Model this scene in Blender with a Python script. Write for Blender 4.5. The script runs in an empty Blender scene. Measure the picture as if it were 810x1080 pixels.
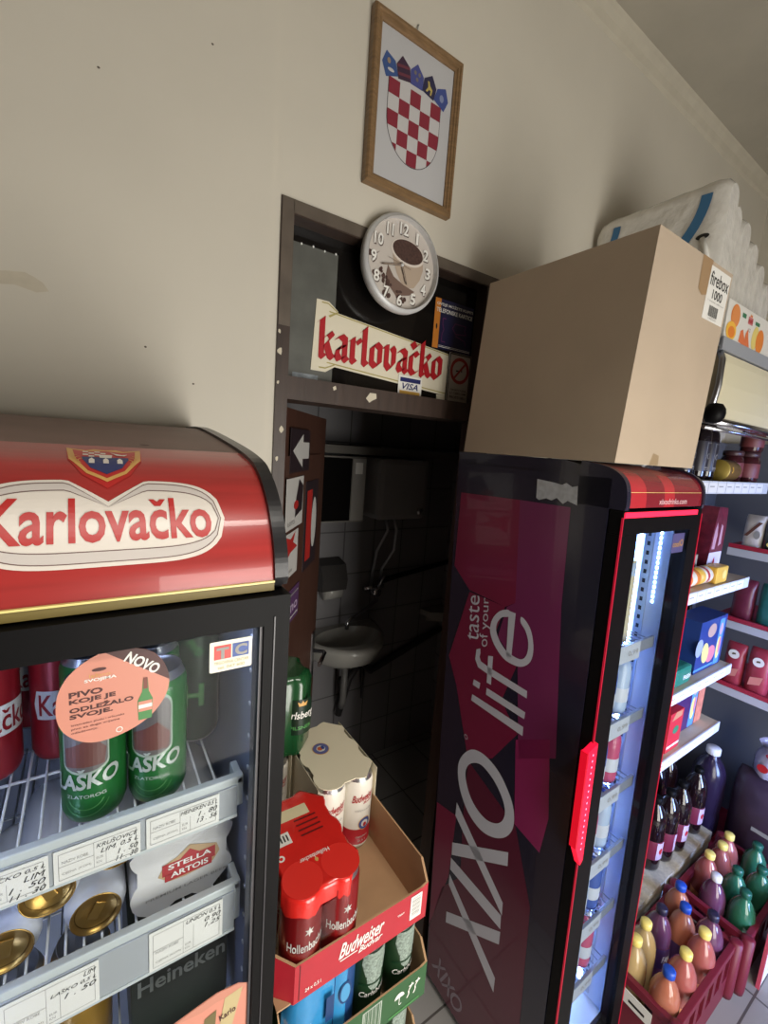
import bpy, bmesh, math, random
from mathutils import Vector, Matrix, Euler
from mathutils.geometry import tessellate_polygon
random.seed(7)
PI = math.pi
scene = bpy.context.scene
COL = scene.collection

# ------------------------------------------------------------------ camera
cam_d = bpy.data.cameras.new('camera')
cam = bpy.data.objects.new('camera', cam_d)
COL.objects.link(cam)
RIGHT = Vector((0.83168, -0.55042, 0.07308)); DOWN = Vector((-0.02216, -0.16442, -0.98614)); FWD = Vector((0.55481, 0.81854, -0.14894))
M = Matrix((RIGHT, -DOWN, -FWD)).transposed()
cam.matrix_world = Matrix.Translation((0, 0, 2.0)) @ M.to_4x4()
cam_d.sensor_width = 36.0
cam_d.lens = 465.0 / 1080.0 * 36.0
cam_d.clip_start = 0.02
scene.camera = cam

# ------------------------------------------------------------------ world, big lights, exposure
w = bpy.data.worlds.new('world'); scene.world = w; w.use_nodes = True
w.node_tree.nodes['Background'].inputs[0].default_value = (0.75, 0.87, 1.0, 1)
w.node_tree.nodes['Background'].inputs[1].default_value = 0.6

def area(name, loc, rot, sx, sy, power, col):
    l = bpy.data.lights.new(name, 'AREA'); l.shape = 'RECTANGLE'; l.size = sx; l.size_y = sy
    l.energy = power; l.color = col
    o = bpy.data.objects.new(name, l); COL.objects.link(o); o.location = loc; o.rotation_euler = rot
    return o
area('shop_door_daylight', (0.85, -1.42, 1.10), (PI/2, 0, 0), 1.3, 1.9, 62, (1.0, 0.95, 0.86))
area('added_blue_fill', (2.25, -1.15, 1.2), (math.radians(80), 0, math.radians(-4)), 0.6, 1.5, 20, (0.35, 0.5, 1.0)).data.spread = math.radians(75)  # added blue fill to tint the right shelves, no real lamp
_l = area('ceiling_lamp', (0.30, -0.75, 3.40), (0, 0, 0), 1.1, 0.25, 19, (1.0, 0.95, 0.86)); _l.data.spread = math.radians(100)
scene.view_settings.view_transform = 'Standard'
scene.view_settings.look = 'None'
scene.view_settings.exposure = 0.22
scene.view_settings.gamma = 1.0
scene.view_settings.use_curve_mapping = False

# ------------------------------------------------------------------ materials
def lin(c):
    r = []
    for v in c:
        v /= 255.0
        r.append(v/12.92 if v <= 0.04045 else ((v+0.055)/1.055)**2.4)
    return (*r, 1.0)
MATS = {}
def mat(name, col, rough=0.5, metal=0.0, noise=0.0, nscale=8.0, bump=0.0, emit=None, estr=0.0, coat=0.0, trans=0.0, spec=0.5, stretch=None, alpha=1.0):
    if name in MATS: return MATS[name]
    m = bpy.data.materials.new(name); m.use_nodes = True
    nt = m.node_tree; b = nt.nodes['Principled BSDF']
    b.inputs['Base Color'].default_value = lin(col); b.inputs['Roughness'].default_value = rough
    b.inputs['Metallic'].default_value = metal
    b.inputs['Coat Weight'].default_value = coat
    b.inputs['Transmission Weight'].default_value = trans
    b.inputs['Alpha'].default_value = alpha; b.inputs['Specular IOR Level'].default_value = spec
    if emit: 
        b.inputs['Emission Color'].default_value = lin(emit); b.inputs['Emission Strength'].default_value = estr
    if noise or bump:
        tc = nt.nodes.new('ShaderNodeTexCoord'); mp = nt.nodes.new('ShaderNodeMapping')
        nt.links.new(tc.outputs['Object'], mp.inputs[0])
        if stretch: mp.inputs['Scale'].default_value = stretch
        n = nt.nodes.new('ShaderNodeTexNoise'); n.inputs['Scale'].default_value = nscale; n.inputs['Detail'].default_value = 6
        nt.links.new(mp.outputs[0], n.inputs['Vector'])
        if noise:
            r = nt.nodes.new('ShaderNodeValToRGB')
            c = lin(col)
            r.color_ramp.elements[0].position = 0.3; r.color_ramp.elements[1].position = 0.7
            r.color_ramp.elements[0].color = tuple(max(0, x*(1-noise)) for x in c[:3]) + (1,)
            r.color_ramp.elements[1].color = tuple(min(1, x*(1+noise)) for x in c[:3]) + (1,)
            nt.links.new(n.outputs['Fac'], r.inputs[0]); nt.links.new(r.outputs[0], b.inputs['Base Color'])
        if bump:
            bp = nt.nodes.new('ShaderNodeBump'); bp.inputs['Strength'].default_value = bump; bp.inputs['Distance'].default_value = 0.01
            nt.links.new(n.outputs['Fac'], bp.inputs['Height']); nt.links.new(bp.outputs[0], b.inputs['Normal'])
    MATS[name] = m
    return m
def clear(name, tint=(255, 255, 255), rough=0.03, ior=1.45, gl=1.0):
    """thin clear sheet: transparent with a fresnel reflection"""
    if name in MATS: return MATS[name]
    m = bpy.data.materials.new(name); m.use_nodes = True; nt = m.node_tree
    nt.nodes.clear()
    o = nt.nodes.new('ShaderNodeOutputMaterial'); mx = nt.nodes.new('ShaderNodeMixShader')
    t = nt.nodes.new('ShaderNodeBsdfTransparent'); g = nt.nodes.new('ShaderNodeBsdfGlossy'); f = nt.nodes.new('ShaderNodeFresnel')
    f.inputs[0].default_value = ior
    t.inputs[0].default_value = lin(tint); g.inputs['Roughness'].default_value = rough
    g.inputs[0].default_value = (gl, gl, gl, 1)
    ge = nt.nodes.new('ShaderNodeNewGeometry'); iv = nt.nodes.new('ShaderNodeMath'); iv.operation = 'SUBTRACT'; iv.inputs[0].default_value = 1.0
    ml = nt.nodes.new('ShaderNodeMath'); ml.operation = 'MULTIPLY'
    nt.links.new(ge.outputs['Backfacing'], iv.inputs[1]); nt.links.new(f.outputs[0], ml.inputs[0]); nt.links.new(iv.outputs[0], ml.inputs[1])
    nt.links.new(ml.outputs[0], mx.inputs[0]); nt.links.new(t.outputs[0], mx.inputs[1]); nt.links.new(g.outputs[0], mx.inputs[2])
    nt.links.new(mx.outputs[0], o.inputs[0])
    MATS[name] = m
    return m
def tile_mat(name, c1, c2, mortar, sx, sy, axis='XY', rough=0.35):
    m = bpy.data.materials.new(name); m.use_nodes = True; nt = m.node_tree; b = nt.nodes['Principled BSDF']
    b.inputs['Roughness'].default_value = rough
    tc = nt.nodes.new('ShaderNodeTexCoord'); mp = nt.nodes.new('ShaderNodeMapping'); br = nt.nodes.new('ShaderNodeTexBrick')
    nt.links.new(tc.outputs['Object'], mp.inputs[0])
    if axis == 'XZ': mp.inputs['Rotation'].default_value = (-PI/2, 0, 0)
    if axis == 'YZ': mp.inputs['Rotation'].default_value = (-PI/2, 0, -PI/2)
    nt.links.new(mp.outputs[0], br.inputs['Vector'])
    br.offset = 0.0; br.inputs['Scale'].default_value = 1.0
    br.inputs['Color1'].default_value = lin(c1); br.inputs['Color2'].default_value = lin(c2); br.inputs['Mortar'].default_value = lin(mortar)
    br.inputs['Mortar Size'].default_value = 0.004; br.inputs['Brick Width'].default_value = sx; br.inputs['Row Height'].default_value = sy
    nt.links.new(br.outputs[0], b.inputs['Base Color'])
    return m

WHITE = mat('white_print', (232, 230, 224), 0.5)
BLACKP = mat('black_print', (22, 20, 20), 0.5)
GREYP = mat('grey_print', (150, 148, 145), 0.5)
REDP = mat('red_print', (176, 28, 34), 0.45)
BLACKPL = mat('black_plastic', (15, 14, 15), 0.45, spec=0.1)
CHROME = mat('chrome_metal', (200, 200, 205), 0.18, 1.0)
ALU = mat('aluminium', (190, 192, 196), 0.3, 1.0)
KRAFT = mat('kraft_cardboard', (176, 140, 104), 0.8, 0, 0.08, 14, 0.05)
GLASS = clear('cooler_door_glass', (246, 248, 249), gl=0.16)
FILM = clear('clear_wrap_film', (240, 238, 238), 0.12, 1.5)

# ------------------------------------------------------------------ mesh builder
class MB:
    def __init__(s): s.bm = bmesh.new(); s.mats = []
    def mi(s, m):
        if m not in s.mats: s.mats.append(m)
        return s.mats.index(m)
    def faces(s, verts, faces, m, smooth=False):
        k = s.mi(m); vs = [s.bm.verts.new(v) for v in verts]
        for f in faces:
            try:
                fc = s.bm.faces.new([vs[i] for i in f]); fc.material_index = k; fc.smooth = smooth
            except ValueError: pass
        return vs
    def box(s, x0, x1, y0, y1, z0, z1, m, bev=0.0):
        V = [(x0,y0,z0),(x1,y0,z0),(x1,y1,z0),(x0,y1,z0),(x0,y0,z1),(x1,y0,z1),(x1,y1,z1),(x0,y1,z1)]
        F = [(3,2,1,0),(4,5,6,7),(0,1,5,4),(1,2,6,5),(2,3,7,6),(3,0,4,7)]
        if not bev: return s.faces(V, F, m)
        t = bmesh.new(); vs = [t.verts.new(v) for v in V]
        for f in F: t.faces.new([vs[i] for i in f])
        bmesh.ops.bevel(t, geom=t.edges[:], offset=bev, segments=2, affect='EDGES', profile=0.6)
        t.verts.index_update()
        r = s.faces([v.co.copy() for v in t.verts], [[v.index for v in f.verts] for f in t.faces], m)
        t.free(); return r
    def prism(s, pts, axis, a, b, m, m_end=None, smooth=False):
        """2D outline extruded along axis; pts order (x,y),(x,z) or (y,z)"""
        def P(p, t): return {'z': (p[0], p[1], t), 'y': (p[0], t, p[1]), 'x': (t, p[0], p[1])}[axis]
        n = len(pts); V = [P(p, a) for p in pts] + [P(p, b) for p in pts]
        s.faces(V, [(i, (i+1) % n, n+(i+1) % n, n+i) for i in range(n)], m, smooth)
        T = tri(pts)
        me = m_end or m
        s.faces([P(p, a) for p in pts], [f[::-1] for f in T], me); s.faces([P(p, b) for p in pts], T, me)
    def tube(s, pts, r, m, n=10, cap=True, closed=False):
        pts = [Vector(p) for p in pts]; k = s.mi(m); rings = []; N = len(pts)
        up = Vector((0, 0, 1)); prev = None
        for i, p in enumerate(pts):
            if closed: d = pts[(i+1) % N]-pts[i-1]
            else: d = pts[min(i+1, N-1)]-pts[max(i-1, 0)]
            d.normalize()
            if prev is None:
                a = d.cross(up)
                if a.length < 1e-3: a = d.cross(Vector((1, 0, 0)))
            else: a = prev - d*prev.dot(d)
            a.normalize(); prev = a; b = d.cross(a)
            rr = r[i] if isinstance(r, (list, tuple)) else r
            rings.append([s.bm.verts.new(p + a*rr*math.cos(2*PI*j/n) + b*rr*math.sin(2*PI*j/n)) for j in range(n)])
        for i in range(N if closed else N-1):
            A, B = rings[i], rings[(i+1) % N]
            for j in range(n):
                f = s.bm.faces.new((A[j], A[(j+1) % n], B[(j+1) % n], B[j])); f.material_index = k; f.smooth = True
        if cap and not closed:
            for R in (rings[0], rings[-1]):
                try: f = s.bm.faces.new(R); f.material_index = k
                except ValueError: pass
    def lathe(s, prof, m, n=28, c=(0, 0, 0), axis='z', sharp=(), mats=None):
        """prof: (r, h) list; mats: optional material per segment"""
        def P(r, h, t):
            x, y = r*math.cos(t), r*math.sin(t)
            if axis == 'z': return (c[0]+x, c[1]+y, c[2]+h)
            if axis == 'y': return (c[0]+x, c[1]+h, c[2]+y)
            return (c[0]+h, c[1]+x, c[2]+y)
        rings = []
        for r, h in prof:
            if r < 1e-6: rings.append([s.bm.verts.new(P(0, h, 0))])
            else: rings.append([s.bm.verts.new(P(r, h, 2*PI*j/n)) for j in range(n)])
        for i in range(len(prof)-1):
            k = s.mi(mats[i] if mats else m); A, B = rings[i], rings[i+1]
            for j in range(n):
                j2 = (j+1) % n
                if len(A) == 1 and len(B) == 1: continue
                if len(A) == 1: v = (A[0], B[j2], B[j])
                elif len(B) == 1: v = (A[j], A[j2], B[0])
                else: v = (A[j], A[j2], B[j2], B[j])
                f = s.bm.faces.new(v); f.material_index = k; f.smooth = i not in sharp
    def decal(s, shape, fn, m, off=0.0006, cu=None, cv=None):
        """flat 2D shape laid onto a surface by fn(u, v, off)"""
        V, F = shape
        if not V: return
        if cu or cv:
            t = bmesh.new(); vs = [t.verts.new((p[0], p[1], 0)) for p in V]
            for f in F:
                try: t.faces.new([vs[i] for i in f])
                except ValueError: pass
            for ax, st in ((0, cu), (1, cv)):
                if not st: continue
                lo = min(p[ax] for p in V); hi = max(p[ax] for p in V); x = math.floor(lo/st)*st + st
                while x < hi:
                    co = (x, 0, 0) if ax == 0 else (0, x, 0); no = (1, 0, 0) if ax == 0 else (0, 1, 0)
                    bmesh.ops.bisect_plane(t, geom=t.verts[:]+t.edges[:]+t.faces[:], dist=1e-7, plane_co=co, plane_no=no)
                    x += st
            t.verts.index_update()
            V = [(v.co.x, v.co.y) for v in t.verts]; F = [[v.index for v in f.verts] for f in t.faces]; t.free()
        s.faces([fn(p[0], p[1], off) for p in V], F, m)
    def xform(s, fn):
        for v in s.bm.verts: v.co = Vector(fn(v.co))
    def build(s, name, parent=None, recalc=True):
        off = ORG.get(parent.name, Vector()) if parent else Vector()
        if recalc: bmesh.ops.recalc_face_normals(s.bm, faces=s.bm.faces[:])
        me = bpy.data.meshes.new(name)
        for v in s.bm.verts: v.co -= off
        s.bm.to_mesh(me); s.bm.free()
        for m in s.mats: me.materials.append(m)
        o = bpy.data.objects.new(name, me); COL.objects.link(o)
        if parent: o.parent = parent
        ORG[o.name] = off
        return o
ORG = {}
def merge(a, b):
    """put the printed mesh b into part a"""
    bm = bmesh.new(); bm.from_mesh(a.data); n0 = len(bm.faces); bm.from_mesh(b.data); bm.faces.ensure_lookup_table()
    k = len(a.data.materials)
    for f in bm.faces[n0:]: f.material_index += k
    bm.to_mesh(a.data); bm.free()
    for m in b.data.materials: a.data.materials.append(m)
    bpy.data.objects.remove(b)
def tri(pts):
    return [tuple(t) for t in tessellate_polygon([[Vector((p[0], p[1], 0)) for p in pts]])]
def thing(name, label, cat, loc=(0, 0, 0), group=None, rz=0.0):
    o = bpy.data.objects.new(name, None); COL.objects.link(o); o.location = loc; o.rotation_euler = (0, 0, rz)
    o.empty_display_size = 0.05
    o['label'] = label; o['category'] = cat
    if group: o['group'] = group
    ORG[o.name] = Vector(loc)
    return o
def tag(o, label, cat, group=None):
    o['label'] = label; o['category'] = cat
    if group: o['group'] = group
    return o
def struct(o): o['kind'] = 'structure'; return o
def own(o, loc):
    """give a single-mesh thing its own base point"""
    d = Vector(loc); o.data.transform(Matrix.Translation(-d)); o.location = d; return o
def dup(root, loc, label, rz=0.0, group=None, rot=None):
    r = root.copy(); COL.objects.link(r); r.location = loc; r.rotation_euler = rot or (0, 0, rz); r['label'] = label
    if group: r['group'] = group
    for ch in root.children:
        c = ch.copy(); COL.objects.link(c); c.parent = r
        for g in ch.children:
            d = g.copy(); COL.objects.link(d); d.parent = c
    return r

# ------------------------------------------------------------------ 2D shapes
_T = {}
def rawtext(s, bold=0.0, shear=0.0, space=1.0):
    key = (s, bold, shear, space)
    if key not in _T:
        c = bpy.data.curves.new('t', 'FONT'); c.body = s; c.offset = bold; c.shear = shear; c.space_character = space
        c.resolution_u = 3; c.fill_mode = 'FRONT'
        o = bpy.data.objects.new('t', c); COL.objects.link(o)
        dg = bpy.context.evaluated_depsgraph_get()
        me = bpy.data.meshes.new_from_object(o.evaluated_get(dg))
        _T[key] = ([(v.co.x, v.co.y) for v in me.vertices], [tuple(p.vertices) for p in me.polygons])
        bpy.data.objects.remove(o); bpy.data.curves.remove(c); bpy.data.meshes.remove(me)
    return _T[key]
PLAIN = {'č': 'c', 'š': 's', 'ž': 'z', 'Č': 'C', 'Š': 'S', 'Ž': 'Z'}
_raw = rawtext
def rawtext(s, bold=0.0, shear=0.0, space=1.0):
    """lettering with the carons drawn by hand so that every letter keeps one face"""
    if not any(c in PLAIN for c in s): return _raw(s, bold, shear, space)
    b = ''.join(PLAIN.get(c, c) for c in s); V, F = _raw(b, bold, shear, space); V = list(V); F = list(F)
    for i, c in enumerate(s):
        if c not in PLAIN: continue
        g = _raw(b[:i+1], bold, shear, space)[0]; q = _raw(b[i], bold, shear, space)[0]
        x1 = max(p[0] for p in g); wq = max(p[0] for p in q)-min(p[0] for p in q); top = max(p[1] for p in q); x = x1-wq/2; t = .055+bold
        k = len(V); w2 = .15; h2 = .13; yb = top+.07
        V += [(x, yb), (x+t*.9, yb), (x+w2+t*.5, yb+h2), (x+w2-t, yb+h2), (x, yb+t*1.1), (x-w2+t, yb+h2), (x-w2-t*.5, yb+h2), (x-t*.9, yb)]
        F += [(k+7, k, k+4, k+5), (k+7, k+5, k+6), (k, k+1, k+3, k+4), (k+1, k+2, k+3)]
    return V, F
def text(s, x0, y0, x1, y1, bold=0.0, shear=0.0, slope=0.0, space=1.0):
    """text fitted to a rectangle (x0,y0 lower left of its ink)"""
    V, F = rawtext(s, bold, shear, space)
    if not V: return [], []
    ax, bx = min(p[0] for p in V), max(p[0] for p in V); ay, by = min(p[1] for p in V), max(p[1] for p in V)
    sx = (x1-x0)/max(bx-ax, 1e-6); sy = (y1-y0)/max(by-ay, 1e-6)
    return [(x0+(p[0]-ax)*sx, y0+(p[1]-ay)*sy+slope*(p[0]-ax)*sx) for p in V], F
def poly(pts): return list(pts), tri(pts)
def rect(x0, y0, x1, y1): return [(x0, y0), (x1, y0), (x1, y1), (x0, y1)], [(0, 1, 2, 3)]
def ell(cx, cy, rx, ry, n=28, rot=0.0):
    c, s = math.cos(rot), math.sin(rot)
    P = []
    for i in range(n):
        x, y = rx*math.cos(2*PI*i/n), ry*math.sin(2*PI*i/n); P.append((cx+x*c-y*s, cy+x*s+y*c))
    return P, [tuple(range(n))]
def ring(cx, cy, r0, r1, n=32, ry=None, a0=0.0, a1=2*PI):
    k = (ry or r1)/r1; V = []; F = []
    full = abs(a1-a0-2*PI) < 1e-6; m = n if full else n+1
    for i in range(m):
        t = a0+(a1-a0)*i/n
        V += [(cx+r0*math.cos(t), cy+k*r0*math.sin(t)), (cx+r1*math.cos(t), cy+k*r1*math.sin(t))]
    for i in range(n):
        j = (i+1) % m; F.append((2*i, 2*i+1, 2*j+1, 2*j))
    return V, F
def loopring(A, B):
    n = len(A); return list(A)+list(B), [(i, (i+1) % n, n+(i+1) % n, n+i) for i in range(n)]
def rrect(x0, y0, x1, y1, r, n=5):
    P = []
    for cx, cy, a in ((x1-r, y1-r, 0), (x0+r, y1-r, PI/2), (x0+r, y0+r, PI), (x1-r, y0+r, 1.5*PI)):
        for i in range(n+1): P.append((cx+r*math.cos(a+PI/2*i/n), cy+r*math.sin(a+PI/2*i/n)))
    return P
def move(sh, dx, dy, k=1.0): return [(p[0]*k+dx, p[1]*k+dy) for p in sh[0]], sh[1]
def turn(sh, a, cx=0, cy=0):
    c, s = math.cos(a), math.sin(a)
    return [(cx+(p[0]-cx)*c-(p[1]-cy)*s, cy+(p[0]-cx)*s+(p[1]-cy)*c) for p in sh[0]], sh[1]
def clip(pts, conv):
    """clip polygon to a convex counter-clockwise polygon"""
    out = list(pts); n = len(conv)
    for i in range(n):
        a, b = conv[i], conv[(i+1) % n]; inp = out; out = []
        ins = lambda p: (b[0]-a[0])*(p[1]-a[1])-(b[1]-a[1])*(p[0]-a[0]) >= -1e-12
        for j in range(len(inp)):
            p, q = inp[j-1], inp[j]
            if ins(p) != ins(q):
                d1 = (b[0]-a[0])*(p[1]-a[1])-(b[1]-a[1])*(p[0]-a[0]); d2 = (b[0]-a[0])*(q[1]-a[1])-(b[1]-a[1])*(q[0]-a[0])
                t = d1/(d1-d2); out.append((p[0]+(q[0]-p[0])*t, p[1]+(q[1]-p[1])*t))
            if ins(q): out.append(q)
        if not out: return []
    return out
def closed(P, k):
    o = []; n = len(P)
    for i in range(n):
        p0, p1, p2, p3 = P[i-1], P[i], P[(i+1) % n], P[(i+2) % n]
        for j in range(k):
            t = j/k; o.append(tuple(.5*(2*p1[a]+(p2[a]-p0[a])*t+(2*p0[a]-5*p1[a]+4*p2[a]-p3[a])*t*t+(3*p1[a]-p0[a]-3*p2[a]+p3[a])*t**3) for a in (0, 1)))
    return o
NIB = {'k': (0.72, [[(0,1.4),(.16,1.56),(.16,.08),(.28,0)],[(.2,.72),(.48,1.02),(.6,.88),(.36,.58),(.54,.1),(.68,.02)]]),
 'a': (0.66, [[(.1,.88),(.3,1),(.48,.88),(.48,.1),(.6,0)],[(.48,.6),(.2,.5),(.12,.2),(.25,.02),(.48,.16)]]),
 'r': (0.56, [[(.04,.9),(.18,1),(.18,.1),(.3,0)],[(.2,.78),(.42,1),(.52,.86)]]),
 'l': (0.42, [[(.04,1.4),(.18,1.56),(.18,.1),(.32,0)]]),
 'o': (0.7, [[(.14,.85),(.34,1),(.54,.85),(.54,.15),(.34,0),(.14,.15),(.14,.85)]]),
 'v': (0.7, [[(.04,.95),(.18,1),(.18,.2),(.36,0),(.56,.25),(.56,.85),(.44,1)]]),
 'č': (0.6, [[(.5,.86),(.34,1),(.14,.85),(.14,.15),(.3,0),(.52,.12)],[(.16,1.42),(.34,1.2),(.52,1.42)]])}
def blackletter(word, x0, y0, width, xh, hw=0.12):
    tot = sum(NIB[c][0] for c in word); k = width/tot; V = []; F = []; x = x0
    nx, ny = hw*math.cos(0.75)*k, hw*math.sin(0.75)*xh
    for c in word:
        for st in NIB[c][1]:
            P = [(x+p[0]*k, y0+p[1]*xh) for p in st]
            for a, b in zip(P, P[1:]):
                n = len(V); V += [(a[0]-nx, a[1]-ny), (a[0]+nx, a[1]+ny), (b[0]+nx, b[1]+ny), (b[0]-nx, b[1]-ny)]; F.append((n, n+1, n+2, n+3))
        x += NIB[c][0]*k
    return V, F
# surface maps
def on_y(y):        # faces -Y ; u = x, v = z
    return lambda u, v, o: (u, y-o, v)
def on_x(x):        # faces -X ; u = y reversed is given directly as y
    return lambda u, v, o: (x-o, u, v)
def on_z(z):
    return lambda u, v, o: (u, v, z+o)
def on_cyl(R, a0=0.0, c=(0, 0, 0)):   # upright can, u = arc length to the right, facing -Y at a0 = 0
    return lambda u, v, o: (c[0]+(R+o)*math.sin(a0+u/R), c[1]-(R+o)*math.cos(a0+u/R), c[2]+v)
def frame_map(o_, ux, vx):
    o_, ux, vx = Vector(o_), Vector(ux).normalized(), Vector(vx).normalized(); n = ux.cross(vx)
    return lambda u, v, o: o_+ux*u+vx*v+n*o
def quad_map(bl, br, tr, tl, base):
    """unit square onto a quad given in the base map's (u, v)"""
    def f(u, v, o):
        a = [bl[i]*(1-u)*(1-v)+br[i]*u*(1-v)+tr[i]*u*v+tl[i]*(1-u)*v for i in (0, 1)]
        return base(a[0], a[1], o)
    return f

# ================================================================== SETTING
D = 1.05
wallm = mat('painted_plaster', (208, 202, 188), 0.75, 0, 0.03, 3.0, 0.06)
farw = mat('far_wall_dark', (120, 110, 96), 0.8)  # unseen walls toned dark to hold back bounced light
ceilm = mat('ceiling_plaster', (176, 170, 156), 0.85, 0, 0.06, 5.0, 0.1)
floorm = tile_mat('floor_tiles', (150, 148, 146), (140, 138, 136), (84, 80, 78), 0.3, 0.3)
m = MB(); m.box(-2.6, 3.0, -1.4, 2.4, -0.05, 0, floorm); struct(m.build('floor'))
m = MB(); m.box(-2.6, 3.0, -1.4, 2.4, 3.45, 3.5, ceilm); struct(m.build('ceiling'))
# back wall with the door opening (0.385..1.07 wide, up to 2.53) and the slightly proud left bay
m = MB()
m.box(-2.6, 0.372, D, D+0.12, 0, 3.45, wallm); m.box(1.102, 3.0, D, D+0.12, 0, 3.45, wallm); m.box(0.372, 1.102, D, D+0.12, 2.535, 3.45, wallm)
m.box(-2.6, 0.348, D-0.008, D, 0, 3.45, wallm)
stain = mat('wall_smear', (198, 189, 170), .8, 0, .05, 60)
fw_ = on_y(D-0.008)
m.decal(poly([(-.16,2.235),(-.11,2.248),(-.085,2.252),(-.07,2.246),(-.06,2.24),(-.052,2.228),(-.07,2.222),(-.10,2.228),(-.13,2.222)]), fw_, stain, .0006)
for x, z in ((.10, 2.16), (.19, 2.10), (.03, 2.62), (.22, 2.75)): m.decal(ell(x, z, .0025, .002, 8), fw_, mat('nail_hole', (96, 88, 76), .8), .0006)
struct(m.build('wall_back'))
m = MB(); m.box(-2.7, -2.6, -1.4, 1.17, 0, 3.45, farw); struct(m.build('wall_left'))
m = MB(); m.box(3.0, 3.1, -1.4, 1.17, 0, 3.45, wallm); struct(m.build('wall_right'))
m = MB()
m.box(-2.6, 0.2, -1.4, -1.3, 0, 3.45, farw); m.box(1.5, 3.0, -1.4, -1.3, 0, 3.45, farw); m.box(0.2, 1.5, -1.4, -1.3, 2.17, 3.45, farw)
struct(m.build('wall_front'))
m = MB()
fr = mat('window_frame_white', (225, 225, 222), 0.4)
for a, b, c, d in ((0.2, 1.5, 0, 0.09), (0.2, 1.5, 2.1, 2.17), (0.2, 0.26, 0.09, 2.1), (1.44, 1.5, 0.09, 2.1), (0.82, 0.88, 0.09, 2.1)):
    m.box(a, b, -1.38, -1.32, c, d, fr)
win = struct(m.build('door_2'))
m = MB(); m.box(0.26, 1.44, -1.355, -1.35, 0.09, 2.1, clear('window_glass')); g = m.build('pane', win)
# rough plaster coving along the ceiling line
cov = mat('rough_coving', (196, 189, 172), 0.9, 0, 0.05, 18, 0.35)
m = MB()
pr = [(D, 3.395), (D-0.010, 3.405), (D-0.018, 3.425), (D-0.032, 3.438), (D-0.040, 3.45), (D, 3.45)]
m.prism(pr, 'x', -2.6, 3.0, cov, smooth=False); struct(m.build('trim_1'))

# ---------------- toilet room beyond the door
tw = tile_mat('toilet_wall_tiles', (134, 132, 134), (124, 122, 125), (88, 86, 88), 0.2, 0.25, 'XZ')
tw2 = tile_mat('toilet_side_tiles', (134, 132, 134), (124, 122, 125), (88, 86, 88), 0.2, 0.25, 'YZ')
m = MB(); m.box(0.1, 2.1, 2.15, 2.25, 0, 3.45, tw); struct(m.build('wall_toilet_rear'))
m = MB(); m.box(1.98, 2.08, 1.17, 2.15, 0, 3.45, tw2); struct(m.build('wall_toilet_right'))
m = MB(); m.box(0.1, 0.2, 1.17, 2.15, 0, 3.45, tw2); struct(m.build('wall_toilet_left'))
m = MB(); m.box(0.2, 1.98, 1.98, 2.15, 1.945, 1.985, mat('ledge_paint', (96, 92, 86), 0.6)); struct(m.build('trim_2'))

# ---------------- door: frame, transom, leaf
brown = mat('worn_brown_paint', (62, 48, 41), 0.45, 0, 0.22, 10, 0.08, stretch=(6, 6, 0.6))
browntop = mat('dusty_brown_paint', (94, 84, 74), 0.5, 0, 0.2, 16, 0.08)
chip = mat('chipped_primer', (205, 196, 176), 0.8)
door = bpy.data.objects.new('door_1', None); COL.objects.link(door); door.location = (0.372, D, 0); struct(door); ORG['door_1'] = Vector((0.372, D, 0))
m = MB()
m.box(0.372, 0.402, D-0.006, D+0.15, 0, 2.535, brown); m.box(1.03, 1.102, D-0.006, D+0.05, 0, 2.535, brown)
m.box(0.402, 1.03, D-0.006, D+0.15, 2.503, 2.535, brown); m.box(0.402, 1.03, D+0.005, D+0.12, 2.095, 2.150, brown)
# dusty upper edge of the frame and paint chips
m.box(0.373, 0.401, D-0.0075, D-0.006, 2.26, 2.534, browntop); m.box(0.4, 1.08, D-0.0075, D-0.006, 2.506, 2.534, browntop)
f = on_y(D+0.005)
for pts in ([(.628,2.122),(.64,2.138),(.66,2.138),(.662,2.125),(.648,2.118),(.64,2.112)], [(.527,2.138),(.535,2.143),(.538,2.134),(.53,2.13)]):
    m.decal(poly(pts), f, chip, 0.001)
f = on_y(D-0.006)
for cx, cz, r in ((.376, 2.245, .006), (.379, 2.2, .009), (.377, 2.13, .005), (.39, 2.02, .008), (.381, 1.95, .006)):
    m.decal(poly([(cx+r*(.6+.4*random.random())*math.cos(t)*.8, cz+r*(.6+.7*random.random())*math.sin(t)) for t in [2*PI*i/7 for i in range(7)]]), f, chip, 0.0012)
m.build('door_frame', door)
m = MB()
tg = mat('dark_transom_glass', (20, 18, 17), 0.12)
m.box(0.402, 1.03, D+0.04, D+0.046, 2.150, 2.503, tg)
tf = on_y(D+0.04)
m.decal(rect(.402, 2.15, .54, 2.468), tf, mat('frosted_film', (94, 95, 90), 0.35, 0, 0.15, 20), 0.0006)
m.decal(rect(.43, 2.152, .50, 2.166), tf, mat('torn_paper', (150, 158, 165), 0.8, 0, 0.4, 60), 0.001)
for i in range(5):
    m.decal(ell(.409+.031*i, 2.4685-.002*(i % 2), .0022, .003, 10), tf, mat('reflection_spot_white', (240, 240, 236), 0.3), 0.0015)  # row of light reflections painted on the glass as white spots
m.build('transom_glass', door)
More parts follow.
